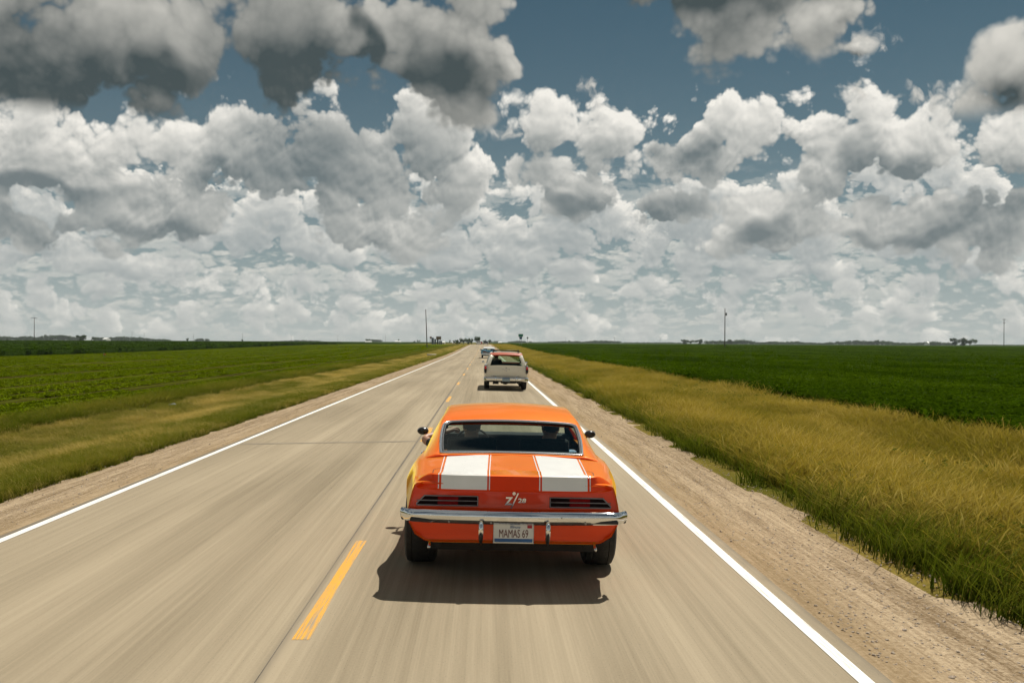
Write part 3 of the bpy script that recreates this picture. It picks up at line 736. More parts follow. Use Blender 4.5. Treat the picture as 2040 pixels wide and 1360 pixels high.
# young crop: rows of low plants along the road on ridged soil
def young_soil():
    m, nt, b = pbsdf('young_crop_ground'); b.inputs['Roughness'].default_value = 0.95; b.inputs['Specular IOR Level'].default_value = 0.0
    tc = nt.nodes.new('ShaderNodeTexCoord'); sp = nt.nodes.new('ShaderNodeSeparateXYZ'); nt.links.new(tc.outputs['Object'], sp.inputs[0]); x, y = S(nt, sp.outputs[0]), S(nt, sp.outputs[1])
    n = noise(nt, vec(nt, x * 1.5, y * 0.12), 1.0, 5, 0.6); f_ = noise(nt, vec(nt, x, y), 7.0, 4, 0.65)
    row = (x * (2 * math.pi / 0.76)).m('SINE')
    t = row * 0.25 + (n - 0.5) * 1.5 + (f_ - 0.5) * 0.9 + y.lin(60.0, 320.0, 0.12, 0.72)
    c = mixc(nt, t.clamp(), (0.034, 0.023, 0.010), (0.09, 0.12, 0.003)); nt.links.new(c.k, b.inputs['Base Color']); return m
mb = MB(); rows = []; sx = np.arange(-60, -11.2, 0.38)
for y in list(np.arange(-20, 120, 6.0)) + list(np.arange(120, 420, 12.0)) + [440, 480, 560, 700]:
    rows.append([(CX + s_, y, Gf(CX + s_, y) + 0.02 + (0.05 if i % 2 else 0.0)) for i, s_ in enumerate(sx)])
mb.sheet(rows); tag(mb.build('young_crop_field', young_soil(), smooth=True), 'light green young field with dark furrows beside the left verge', None, None, 'stuff')
n = 90000; k = (62 * RNG.random(n) ** 1.25).astype(int); s = -11.6 - 0.76 * k; rr_ = np.random.default_rng(2).random(64); t = RNG.random(n); y = 8 + 330 * t ** 1.7
gap = np.sin(y * 0.05 + k * 2.1) + 0.8 * np.sin(y * 0.017 + k * 0.9); keep = ((rr_[k] > 0.12) | (k < 5)) & (((k % 7 != 3) & (k % 7 != 4)) | (gap > .7)) & (gap > -1.0); s, y = s[keep] + RNG.normal(0, 0.06, keep.sum()), y[keep]; n = len(s)
g = (0.7 + 0.5 * RNG.random(n)) * (1 + np.hypot(s, y) / 220)
scatter('young_crop_plants', np.stack([CX + s, y, prof(y) + cross(s) + 0.02], 1), np.stack([g * 0.8, g * 1.6, 0.8 + 0.4 * RNG.random(n)], 1), np.stack([np.zeros(n)] * 3, 1), RNG.integers(0, 3, n), [leafy(34, 0.26, 0.14, 0.07, YOUNG, 30 + k) for k in range(3)], 'rows of young light green plants in the left field')
# broad weeds and seed stalks that break up the grass of the right verge
WEED = leaf_mat('roadside_weed_leaf', (0.085, 0.12, 0.012), (0.17, 0.18, 0.03))
cover('roadside_weeds', 1300, 6.2, 11.3, 3.0, 140, [leafy(46, 0.24, 0.38, 0.06, WEED, 60 + k) for k in range(3)], 'broad leafed weeds among the grass of the right verge', 0.9, 0.85, None, lambda s, y: wave(s, y, 0.5) > 0.45)

# ================================================================== cars
def arr_profile(ctrl, ys):
    """ctrl: {name: (ys, values)} -> {name: values at ys}"""
    return {k: crom(a, b, ys) for k, (a, b) in ctrl.items()}
def mirror_rows(half):
    """half rows run from bottom centre out and up to top centre; mirrored into full rings (left to right)"""
    out = []
    for r in half:
        full = [Vector((-p[0], p[1], p[2])) for p in r[1:-1]][::-1]
        out.append([Vector(r[-1])] + full[:0] + [Vector((-p[0], p[1], p[2])) for p in r[-2:0:-1]] + [Vector(r[0])] + [Vector(p) for p in r[1:-1]])
    return out
def closed_loft(name, half, m, parent, caps=(True, True)):
    rows = mirror_rows(half); n = len(rows[0]); v = [p for r in rows for p in r]; f = []
    for i in range(len(rows) - 1):
        for j in range(n): f.append((i*n+j, i*n+(j+1) % n, (i+1)*n+(j+1) % n, (i+1)*n+j))
    h = n // 2
    for e, i in ((0, 0), (1, len(rows) - 1)):
        if not caps[e]: continue
        b = i * n
        for k in range(h):      # ladder between the two mirrored sides
            a1, a2 = b + k, b + k + 1; c1, c2 = b + (n - k) % n, b + n - k - 1
            q = [a1, a2, c2, c1] if c1 != a1 else [a1, a2, c2]
            if a2 == c2: q = [a1, a2, c1]
            f.append(tuple(q if e == 0 else reversed(q)))
    o = mesh_obj(name, v, f, m, parent, True)
    bm = bmesh.new(); bm.from_mesh(o.data); bmesh.ops.remove_doubles(bm, verts=bm.verts, dist=1e-5); bmesh.ops.recalc_face_normals(bm, faces=bm.faces); bm.to_mesh(o.data); bm.free()
    o.data.set_sharp_from_angle(angle=R(38))
    return o
def body_half(ctrl, ys, wheels, rarch, zax, rear=None, front=None):
    """half sections of a car's lower body with arches over the wheels"""
    c = arr_profile(ctrl, ys); out = []
    for i, y in enumerate(ys):
        zl = c['zlow'][i]
        for wy in wheels:
            d = abs(y - wy)
            if d < rarch: zl = max(zl, zax + math.sqrt(rarch * rarch - d * d))
        xm, zm, xs, zs, zt, xb = c['xm'][i], c['zm'][i], c['xs'][i], c['zs'][i], c['zt'][i], c['xb'][i]
        zm = max(zm, zl + 0.02); L = lambda a, b, t: a + (b - a) * t
        pts = [(0, zl), (xb * 0.9, zl), (xb, zl + 0.012), (L(xb, xm, .58), L(zl, zm, .26)), (L(xb, xm, .9), L(zl, zm, .62)), (xm, zm),
               (L(xm, xs, .25), L(zm, zs, .35)), (L(xm, xs, .55), L(zm, zs, .68)), (L(xm, xs, .85), L(zm, zs, .93)), (xs - 0.012, zs), (xs - 0.06, L(zs, zt, .22)),
               (xs * 0.72, L(zs, zt, .55)), (xs * 0.4, L(zs, zt, .88)), (0, zt)]
        row = []
        for (x, z) in pts:
            yy = y
            if rear and i == 0: yy = y + rear(x, z)
            if rear and i == 1: yy = y + rear(x, z) * 0.6
            if front and i == len(ys) - 1: yy = y - front(x, z)
            row.append((x, yy, z))
        out.append(row)
    return out
class Top:
    """the height of a finished surface under a point, for things laid on it"""
    def __init__(s, o):
        dg = bpy.context.evaluated_depsgraph_get(); e = o.evaluated_get(dg)
        s.t = BVHTree.FromObject(e, dg)
    def z(s, x, y):
        h = s.t.ray_cast(Vector((x, y, 5)), Vector((0, 0, -1))); return h[0].z if h[0] else None
    def y(s, x, z):
        h = s.t.ray_cast(Vector((x, -5, z)), Vector((0, 1, 0))); return h[0].y if h[0] else None
def text_obj(name, txt, m, parent, size, loc, sx=1.0, shear=0.0, depth=0.002, bold=0.0):
    cu = bpy.data.curves.new(name, 'FONT'); cu.body = txt; cu.size = size; cu.align_x = 'CENTER'; cu.align_y = 'CENTER'; cu.extrude = depth; cu.shear = shear; cu.offset = bold; cu.resolution_u = 3
    t = bpy.data.objects.new(name + '_curve', cu); COL.objects.link(t); bpy.context.view_layer.update()
    dg = bpy.context.evaluated_depsgraph_get(); me = bpy.data.meshes.new_from_object(t.evaluated_get(dg)); bpy.data.objects.remove(t)
    me.name = name; me.materials.clear(); me.materials.append(m)
    o = bpy.data.objects.new(name, me); COL.objects.link(o); o.parent = parent
    o.location = loc; o.rotation_euler = (R(90), 0, 0); o.scale = (sx, 1, 1)
    return o
def wheel(parent, x, y, r, w, rimm, zc=None):
    sg = 1 if x > 0 else -1
    root = empty('wheel', (x, y, zc if zc is not None else r)); root.parent = parent
    t = MB(); h = w / 2
    t.lathe([(-h * .82, r * .62), (-h, r * .72), (-h, r * .86), (-h * .86, r * .97), (-h * .55, r), (-h*.5, r*.985), (-h*.45, r), (0, r), (h * .45, r), (h*.5, r*.985), (h * .55, r), (h * .86, r * .97), (h, r * .86), (h, r * .72), (h * .82, r * .62)], 'X', n=40)
    t.build('tyre', M['rubber'], root, auto=40)
    q = MB(); q.lathe([(-h * .8, r * .63), (-h * .75, r * .58), (-h * .2, r * .55), (h * .55 * sg, r * .5), (h * .35 * sg, r * .2), (h * .5 * sg, r * .08), (h * .5 * sg, 0.001)] if sg > 0 else [(h * .8, r * .63), (h * .75, r * .58), (h * .2, r * .55), (-h * .55, r * .5), (-h * .35, r * .2), (-h * .5, r * .08), (-h * .5, 0.001)], 'X', n=24)
    q.build('rim', rimm, root, True)
    return root
class Cabin:
    """greenhouse of a car: a fine grid over stations and section points; regions become roof, panes or openings"""
    def __init__(s, stations, nj, sec):
        s.g = [[Vector(p) for p in sec(y)] for y in stations]; s.ys = stations; s.ni, s.nj = len(stations), len(s.g[0])
    def part(s, name, m, parent, test, off=0.0, solid=0.0):
        """faces for which test(centre, i, j) holds, on both sides of the car"""
        v, f = [], []; idx = {}
        def vid(i, j, sg):
            k = (i, j, sg if s.g[i][j].x > 1e-6 else 1)
            if k not in idx:
                p = s.g[i][j]; idx[k] = len(v); v.append((p.x * sg, p.y, p.z))
            return idx[k]
        for i in range(s.ni - 1):
            for j in range(s.nj - 1):
                c = (s.g[i][j] + s.g[i+1][j] + s.g[i][j+1] + s.g[i+1][j+1]) / 4
                for sg in (1, -1):
                    if test(Vector((c.x * sg, c.y, c.z)), i, j):
                        q = (vid(i, j, sg), vid(i+1, j, sg), vid(i+1, j+1, sg), vid(i, j+1, sg)); f.append(q if sg > 0 else q[::-1])
        o = mesh_obj(name, v, f, m, parent, True)
        if off:
            o.data.update(); ns = [vv.normal.copy() for vv in o.data.vertices]
            for vv, n_ in zip(o.data.vertices, ns): vv.co += n_ * off
        if solid:
            md = o.modifiers.new('solid', 'SOLIDIFY'); md.thickness = solid; md.offset = -1
        return o

# ------------------------------------------------------------------ people (one continuous skinned body each)
def person(label, mw, head, shirt, joints, hair=True, group=None):
    """joints: name -> point in car space; mw: the car's matrix"""
    J = joints; root = empty('person', (0, 0, 0)); tag(root, label, 'person', group)
    names, edges, rad = [], [], []
    def n(nm, p, r): names.append(Vector(p)); rad.append(r); return len(names) - 1
    hd = Vector(head)
    pel = n('p', J['hip'], 0.15); sp = n('s', J['hip'] + Vector((0, -0.05, 0.17)), 0.145)
    ch = n('c', J['hip'] + Vector((0, -0.09, 0.35)), 0.155); nb = n('nb', (hd + J['hip'] + Vector((0, -0.09, 0.35))) / 2 + Vector((0, 0, 0.04)), 0.062)
    h0 = n('h0', hd + Vector((0, 0.0, -0.05)), 0.078); h1 = n('h1', hd + Vector((0, -0.005, 0.03)), 0.088); h2 = n('h2', hd + Vector((0, -0.01, 0.09)), 0.062)
    edges += [(pel, sp), (sp, ch), (ch, nb), (nb, h0), (h0, h1), (h1, h2)]
    nose = n('nose', hd + Vector((0, 0.108, -0.005)), 0.013); edges.append((h0, nose))
    for sg, k in ((-1, 'L'), (1, 'R')):
        ear = n('e', hd + Vector((sg * 0.092, -0.005, -0.002)), 0.016); edges.append((h1, ear))
        sh_ = n('sh', J['hip'] + Vector((sg * 0.18, -0.09, 0.40)), 0.072); el = n('el', J['el' + k], 0.046); wr = n('wr', J['wr' + k], 0.028)
        edges += [(ch, sh_), (sh_, el), (el, wr)]
        d = (J['wr' + k] - J['el' + k]).normalized(); side = d.cross(Vector((0, 0, 1))).normalized()
        pm = n('pm', J['wr' + k] + d * 0.075, 0.033); edges.append((wr, pm))
        for q in range(4):
            o = side * (q - 1.5) * 0.02; ln = (0.034, 0.04, 0.038, 0.03)[q]
            a = n('f', J['wr' + k] + d * (0.10 + ln * .3) + o, 0.009); b = n('f', J['wr' + k] + d * (0.10 + ln) + o + Vector((0, 0, -0.03)), 0.0085); c = n('f', J['wr' + k] + d * (0.09 + ln * .6) + o + Vector((0, 0, -0.055)), 0.0075)
            edges += [(pm, a), (a, b), (b, c)]
        a = n('t', J['wr' + k] + d * 0.06 - side * sg * 0.045, 0.010); b = n('t', J['wr' + k] + d * 0.10 - side * sg * 0.05 + Vector((0, 0, -0.02)), 0.009); edges += [(wr, a), (a, b)]
        hp = n('th', J['hip'] + Vector((sg * 0.09, 0.05, -0.02)), 0.095); kn = n('kn', J['hip'] + Vector((sg * 0.13, 0.47, 0.06)), 0.066); an = n('an', J['hip'] + Vector((sg * 0.13, 0.78, -0.20)), 0.042); to = n('to', J['hip'] + Vector((sg * 0.13, 0.93, -0.22)), 0.032)
        edges += [(pel, hp), (hp, kn), (kn, an), (an, to)]
    me = bpy.data.meshes.new('body'); me.from_pydata([tuple(p) for p in names], edges, []); me.update()
    o = bpy.data.objects.new('body', me); COL.objects.link(o)
    sk = o.modifiers.new('skin', 'SKIN')
    for i, sv in enumerate(me.skin_vertices[0].data): sv.radius = (rad[i], rad[i]); sv.use_root = (i == 0)
    ss_ = o.modifiers.new('sub', 'SUBSURF'); ss_.levels = ss_.render_levels = 2
    bpy.context.view_layer.update(); dg = bpy.context.evaluated_depsgraph_get()
    m2 = bpy.data.meshes.new_from_object(o.evaluated_get(dg)); bpy.data.objects.remove(o); m2.name = 'body'
    m2.materials.clear()
    for m in (M['skin'], shirt, M['seat']): m2.materials.append(m)
    for p in m2.polygons:
        c = p.center; k = 1
        if c.z > hd.z - 0.13: k = 0
        elif c.z < J['hip'].z + 0.03 or c.y > J['hip'].y + 0.30: k = 2
        for s_ in 'LR':
            ax = J['wr' + s_] - J['el' + s_]; t = (c - J['el' + s_]).dot(ax) / ax.length_squared
            if t > -0.12 and (c - (J['el' + s_] + ax * min(max(t, 0), 1.5))).length < 0.10: k = 0
        p.material_index = k; p.use_smooth = True
    o = bpy.data.objects.new('body', m2); COL.objects.link(o); o.parent = root
    hb = MB(); hb.ell(tuple(hd + Vector((0, -0.018, 0.045))), (0.096, 0.108, 0.085), 14, 9, lambda d: 1.0 if d.z > -0.25 or d.y < -0.2 else 0.78)
    if hair: hb.build('hair', M['hair'], root, True)
    for sg in (-1, 1):
        e = MB(); e.ell(tuple(hd + Vector((sg * 0.033, 0.078, 0.012))), (0.013, 0.010, 0.010), 8, 6); e.build('eye', M['plate'], root, True)
    mo = MB(); mo.ell(tuple(hd + Vector((0, 0.075, -0.055))), (0.025, 0.012, 0.006), 8, 4); mo.build('mouth', M['plate_red'], root, True)
    root.matrix_world = mw
    return root
# ------------------------------------------------------------------ the orange coupe
CAR_X, CAR_Y = 0.232, 7.30
def car_matrix(x, y, yaw=0.0):
    s = x - CX; tilt = math.atan(0.018) * (1 if s > 0 else -1); pitch_ = math.atan(float(prof(y + 3) - prof(y)) / 3.0)
    return Matrix.Translation((x, y, float(prof(y)) - 0.018 * abs(s) + 0.005)) @ Matrix.Rotation(tilt, 4, 'Y') @ Matrix.Rotation(yaw, 4, 'Z') @ Matrix.Rotation(pitch_, 4, 'X')
coupe = empty('coupe'); tag(coupe, 'orange two door coupe with two wide white stripes on its deck and spoiler', 'car')
COUPE = dict(
 zlow=([.14, .45, .80, 1.4, 2.0, 3.2, 4.3, 4.66], [.345, .33, .27, .20, .19, .19, .22, .30]),
 xb=([.14, .45, .8, 1.4, 3.2, 4.3, 4.66], [.69, .70, .76, .80, .80, .78, .70]),
 xm=([.14, .30, .60, 1.07, 1.5, 2.1, 2.7, 3.3, 3.82, 4.3, 4.6, 4.66], [.825, .84, .868, .905, .885, .855, .852, .862, .90, .885, .83, .80]),
 zm=([.14, .5, 1.07, 2.0, 3.0, 3.8, 4.66], [.575, .60, .62, .58, .58, .62, .56]),
 xs=([.14, .40, .75, 1.1, 1.5, 2.1, 3.2, 3.8, 4.4, 4.66], [.775, .785, .800, .812, .80, .785, .79, .80, .78, .74]),
 zs=([.14, .40, .75, 1.1, 1.5, 2.0, 3.2, 3.8, 4.4, 4.66], [.795, .815, .86, .895, .905, .885, .875, .86, .80, .71]),
 zt=([.14, .30, .75, 1.1, 1.5, 3.2, 3.5, 4.0, 4.66], [.80, .865, .915, .945, .95, .92, .885, .85, .73]))
def coupe_rear(x, z):
    # tail panel leans in towards the top, the valance tucks under; the corners are drawn forward
    t = 0.0
    if z > 0.58: t = (z - 0.58) * 0.30
    elif z < 0.52: t = (0.52 - z) * 0.55
    return t + 0.09 * max(0.0, abs(x) / 0.8 - 0.55) ** 2 / 0.2
cy = [.14, .17] + list(np.arange(.24, 4.6, .058)) + [4.63, 4.66]
bd = closed_loft('body', body_half(COUPE, cy, (1.09, 3.83), 0.375, 0.335, coupe_rear, lambda x, z: 0.12 * (x / 0.8) ** 2), M['orange'], coupe)
top = Top(bd)
def cut(o, test):
    bm = bmesh.new(); bm.from_mesh(o.data)
    bmesh.ops.delete(bm, geom=[f for f in bm.faces if test(f.calc_center_median(), f.normal)], context='FACES'); bm.to_mesh(o.data); bm.free()
cut(bd, lambda c, n: c.z > .85 and n.z > .5 and abs(c.x) < .66 and 1.12 < c.y < 3.30)
# greenhouse
GY = [1.02, 1.07] + list(np.linspace(1.10, 1.80, 15)) + list(np.linspace(1.85, 2.75, 16)) + list(np.linspace(2.79, 3.40, 14))
gz = lambda y: crom([1.02, 1.07, 1.45, 1.80, 1.95, 2.15, 2.42, 2.62, 2.78, 3.05, 3.40], [.94, .952, 1.064, 1.166, 1.222, 1.272, 1.300, 1.298, 1.278, 1.120, .905], y)[0]
ge = lambda y: crom([1.02, 1.07, 1.80, 2.15, 2.45, 2.75, 3.40], [.60, .625, .630, .585, .570, .585, .67], y)[0]
gb = lambda y: crom([1.02, 1.5, 2.1, 3.2, 3.4], [.790, .788, .778, .775, .76], y)[0]
gzb = lambda y: crom([1.02, 1.5, 2.0, 3.40], [.885, .895, .883, .88], y)[0]
def coupe_sec(y):
    zc, xe, xb, zb = gz(y), ge(y), gb(y), gzb(y); ze = zc - 0.012 - 0.022 * min(1, max(0, (y - 1.7) / 0.5)); pts = []
    zr = zb + (ze - zb) * 0.86; xr = xe + (xb - xe) * 0.32
    for t in np.linspace(0, 1, 6): pts.append((xb + (xr - xb) * t + 0.012 * math.sin(math.pi * t), zb + (zr - zb) * t))
    for t in (0.35, 0.7): pts.append((xr + (xe - xr) * t, zr + (ze - zr) * (1 - (1 - t) ** 2)))
    for t in np.linspace(0, 1, 9): pts.append((xe * (1 - t), ze + (zc - ze) * (1 - (1 - t) ** 2)))
    return [(x, y, z) for x, z in pts]
cab = Cabin(GY, 17, coupe_sec)
def rw(c, i, j): return j >= 8 and 1.07 < c.y < 1.805
def ws(c, i, j): return j >= 8 and 2.77 < c.y < 3.38
def sw(c, i, j): return j < 5 and 2.02 < c.y < 3.05 and c.y < 2.66 + (1.28 - c.z) * 1.6
cab.part('roof', M['orange'], coupe, lambda c, i, j: not (rw(c, i, j) or ws(c, i, j) or sw(c, i, j)), 0, 0.03)
cab.part('headliner', M['carpet'], coupe, lambda c, i, j: not (rw(c, i, j) or ws(c, i, j) or sw(c, i, j)), -0.034)
rwin = cab.part('rear_window', M['glass'], coupe, rw, -0.006)
cab.part('windshield', M['glass'], coupe, ws, -0.006)
for sg in (-1, 1): cab.part('side_window', M['glass'], coupe, (lambda s_: lambda c, i, j: sw(c, i, j) and c.x * s_ > 0)(sg), -0.012)
def on_cabin(x, y):
    zc, xe = gz(y), ge(y); ze = zc - 0.012 - 0.022 * min(1, max(0, (y - 1.7) / 0.5)); t = 1 - abs(x) / xe; return ze + (zc - ze) * (1 - (1 - t) ** 2)
def win_loop(y0, y1, inset, rb, rt):
    """outline of the rear window, tight below and round above"""
    pts = []
    def cnr(cx_, cy_, r, a0, a1, n=6): return [(cx_ + r * math.cos(a0 + (a1 - a0) * k / n), cy_ + r * math.sin(a0 + (a1 - a0) * k / n)) for k in range(n + 1)]
    wb, wt = ge(y0) - inset, ge(y1) - inset; y0 += inset; y1 -= inset; H = math.pi / 2
    pts += cnr(wb - rb, y0 + rb, rb, -H, 0); pts += [(wb + (wt - wb) * t + 0.012 * math.sin(math.pi * t), y0 + rb + (y1 - rt - y0 - rb) * t) for t in (.15, .3, .5, .7, .85)]
    pts += cnr(wt - rt, y1 - rt, rt, 0, H); pts += [(x, y1 + 0.012 * (1 - (x / wt) ** 2)) for x in np.linspace(wt - rt, -(wt - rt), 12)[1:-1]]
    pts += [(-x, y) for x, y in reversed(pts[:len(pts) - 10])] ; pts += [(x, y0) for x in np.linspace(-(wb - rb), wb - rb, 10)[1:-1]]
    return pts
lp = win_loop(1.07, 1.805, 0.004, 0.03, 0.085)
MB().ring([(x, y, on_cabin(x, y) + 0.004) for x, y in lp], 0.0125, 6).build('window_trim', M['trim'], rwin, True)
tr = MB(); tr.ring([(x, y, on_cabin(x, y) + 0.001) for x, y in win_loop(1.07, 1.805, 0.022, 0.03, 0.08)], 0.011, 6); tr.build('window_seal', M['black'], rwin, True)
# panel gaps: trunk lid and its cowl
def seam(name, path, parent, w=0.006, m=None, h=0.0015):
    mb = MB(); L = []; Rr = []
    P = [Vector((x, y, 0)) for x, y in path]
    for i, p in enumerate(P):
        t = (P[min(i+1, len(P)-1)] - P[max(i-1, 0)]).normalized(); nn = Vector((-t.y, t.x, 0)) * w / 2
        for lst, q in ((L, p + nn), (Rr, p - nn)): lst.append((q.x, q.y, (top.z(q.x, q.y) or 0.9) + h))
    mb.sheet([L, Rr]); return mb.build(name, m or M['black'], parent)
seam('lid_gap', [(-.655, y) for y in np.linspace(.40, .58, 6)], coupe); seam('lid_gap', [(.655, y) for y in np.linspace(.40, .58, 6)], coupe)
seam('lid_gap', [(-.655, .58), (-.63, .60), (-.57, .61)], coupe); seam('lid_gap', [(.655, .58), (.63, .60), (.57, .61)], coupe)
# white stripes with their pinstripes, laid on the deck
def deck_strip(name, x0, x1, y0, y1, m, sk=0.0, h=0.003):
    mb = MB(); nx_ = 10 if x1 - x0 > 0.05 else 2
    mb.sheet([[(x + sk * (y - y0) * (1 if x > 0 else -1), y, top.z(x, y) + h) for x in np.linspace(x0, x1, nx_)] for y in np.linspace(y0, y1, 14)])
    return mb.build(name, m, coupe, True)
for sg in (-1, 1):
    a, b_ = sorted((sg * 0.215, sg * 0.575)); deck_strip('deck_stripe', a, b_, .36, 1.035, M['white_paint'], -0.02)
    for q in (0.193, 0.592): a, b_ = sorted((sg * q, sg * (q + 0.008))); deck_strip('deck_pinstripe', a, b_, .36, 1.035, M['white_paint'], -0.02)
    # lacquer line across the front of each stripe
# spoiler: a lip along the tail
def spoiler_sec(x):
    a = abs(x); e = max(0.0, (a - 0.66) / 0.135); dz = 0.085 * e ** 1.5; yb = 0.10 * max(0, a / 0.8 - 0.5) ** 2 / 0.25
    zt_, zb_ = 0.877 - dz * 1.0, 0.752 + 0.004 * e
    return [(x, .47 + yb * .3, (top.z(min(a, .74), .47) or .86) - 0.01), (x, .40 + yb * .4, (top.z(min(a, .74), .40) or .85) + 0.004 + .012 * (1 - e)), (x, .285 + yb * .7, zt_ - 0.006), (x, .235 + yb, zt_), (x, .222 + yb, zt_ - 0.008), (x, .192 + yb, zb_ + 0.012), (x, .200 + yb, zb_), (x, .26 + yb, zb_ - 0.004), (x, .40 + yb * .4, zb_ + 0.0)]
sx_ = list(np.linspace(-.795, -.66, 7)) + list(np.linspace(-.62, .62, 21)) + list(np.linspace(.66, .795, 7))
secs = [spoiler_sec(x) for x in sx_]; ns_ = len(secs[0]); v = [p for s_ in secs for p in s_]
f = [(i*ns_+j, i*ns_+(j+1) % ns_, (i+1)*ns_+(j+1) % ns_, (i+1)*ns_+j) for i in range(len(secs)-1) for j in range(ns_)] + [tuple(range(ns_)), tuple(reversed(range((len(secs)-1)*ns_, len(secs)*ns_)))]
sp_ = mesh_obj('spoiler', v, f, M['orange'], coupe, True); sp_.data.set_sharp_from_angle(angle=R(40))
def spoiler_strip(name, x0, x1, m=None):
    mb = MB(); rows = []
    for x in np.linspace(x0, x1, 8 if x1 - x0 > .05 else 2):
        q = [Vector(p) for p in spoiler_sec(x)]; r = [q[1], q[2], q[3], q[4], q[5]]; nrm = [Vector((0, .1, 1)), Vector((0, .1, 1)), Vector((0, -.3, 1)), Vector((0, -1, .5)), Vector((0, -1, .2))]
        rows.append([p + n_.normalized() * 0.003 for p, n_ in zip(r, nrm)])
    mb.sheet(rows); return mb.build(name, m or M['white_paint'], sp_)
for sg in (-1, 1):
    for a, b_ in ((.215, .575), (.193, .201), (.592, .600)):
        x0, x1 = sorted((sg * a, sg * b_)); spoiler_strip('spoiler_stripe' if b_ - a > .1 else 'spoiler_pinstripe', x0, x1)
# tail lamps
def yz(x, z, off=0.0): return (top.y(x, z) or 0.2) - off
for sg in (-1, 1):
    x0, x1 = 0.285, 0.765; zt_, zb_ = 0.702, 0.630
    out = [(x0, zt_), (x1 - 0.045, zt_), (x1, zb_ + 0.012), (x1, zb_), (x0, zb_)]
    lamp = MB(); V3 = lambda x, z, o: Vector((sg * x, yz(sg * min(x, .755), z, o), z))
    cols = np.linspace(x0, x1, 9)
    def ztop(x): return zt_ if x < x1 - 0.045 else zt_ - (x - x1 + 0.045) / 0.045 * 0.06
    lamp.sheet([[V3(x, zb_, .004) for x in cols], [V3(x, (zb_ + ztop(x)) / 2, .004) for x in cols], [V3(x, ztop(x), .004) for x in cols]])
    lo = lamp.build('tail_lamp', M['dark_lens'], coupe)
    red = MB(); xr0, xr1 = (0.30 + 0.16, 0.30 + 0.30)
    for (za, zb2) in ((zb_ + .006, zb_ + .031), (zb_ + .041, zt_ - .006)):
        red.sheet([[V3(x, z, .010) for x in np.linspace(xr0 - .02, xr1, 5)] for z in (za, zb2)])
    red.build('red_lens', M['red_lens'], lo)
    fr_ = MB(); loop = [V3(x, zb_, .010) for x in cols] + [V3(x1, zb_ + .012, .010)] + [V3(x, ztop(x), .010) for x in reversed(cols[:-1])]
    fr_.ring(loop, 0.0055, 6); fr_.build('lamp_frame', M['dull_metal'], lo, True)
    br = MB(); br.tube([V3(x, (zb_ + zt_) / 2, .012) for x in cols], 0.005, 6); br.build('lamp_bar', M['dull_metal'], lo, True)
# badge, lock
bz = 0.672
em = text_obj('badge', 'Z', M['trim'], coupe, 0.085, (-0.045, yz(-.03, bz, .008), bz - 0.005), 0.95, 0.12, 0.003, 0.003)
sl = MB(); sl.box((0.005, yz(0, bz, .010), bz), (0.010, 0.006, 0.135), (0, R(24), 0)); sl.build('badge_slash', M['trim'], coupe)
text_obj('badge', '28', M['trim'], coupe, 0.048, (0.062, yz(.06, bz, .008), bz + 0.002), 1.35, 0.08, 0.003, 0.0012)
lk = MB(); lk.lathe([(-.006, .001), (-.006, .007), (-.010, .008), (-.010, .013), (0.0, .015)], 'Y', (0.0, yz(0, .728, .0), .728), 14); lk.build('lid_lock', M['chrome'], coupe, auto=40)
# rear bumper: a chrome blade that wraps round the corners
def bpath(x):
    a = abs(x); return 0.0 + 0.06 * (a / 0.8) ** 2 + (max(0, a - 0.78) / 0.1) ** 2 * 0.10
bx = list(np.linspace(-.872, -.70, 9)) + list(np.linspace(-.64, .64, 17)) + list(np.linspace(.70, .872, 9))
prof_b = [(.075, .632), (.022, .640), (.004, .630), (-.008, .606), (-.006, .580), (.004, .558), (.016, .548), (.03, .536), (.05, .530), (.10, .530)]
secs = []
for x in bx:
    k = 1 - 0.12 * max(0, (abs(x) - .7) / .16)
    secs.append([(x, bpath(x) + a + .01, .585 + (z - .585) * k) for a, z in prof_b])
for sg in (-1, 1):
    e = [(sg * (.884 - a * .3), .17 + a * .1, .585 + (z - .585) * .86) for i in (0,) for a, z in prof_b]; e2 = [(sg * (.872 - a * .25), .30, .578 + (z - .585) * .7) for a, z in prof_b]
    if sg > 0: secs += [e, e2]
    else: secs = [e2, e] + secs
mb = MB(); mb.sheet(secs); bump = mb.build('rear_bumper', M['chrome'], coupe, True, solid=0.008); bump.location.z = -0.012
for x in (-.50, -.18, .36, .545):
    b = MB(); b.ell((x, bpath(x) + .006, .553 if abs(x) != .36 else .60), (.008, .006, .008), 8, 6); b.build('bolt', M['dull_metal'], bump, True)
gp = MB(); gp.box((0, .13, .548), (1.60, .16, .02)); gp.build('bumper_filler', M['black'], coupe)
for x in (-.255, .255):
    g_ = MB(); g_.tube([(x, .005, .55), (x, -.025, .53), (x, -.03, .49), (x, .0, .42), (x, .06, .385)], [.012, .019, .021, .018, .012], 10); gd = g_.build('bumper_guard', M['chrome'], coupe, True)
    r_ = MB(); r_.tube([(x, -.052, .475), (x, -.045, .45), (x, -.022, .41), (x, .03, .378)], [.008, .013, .013, .010], 8); r_.build('guard_pad', M['black'], gd, True)
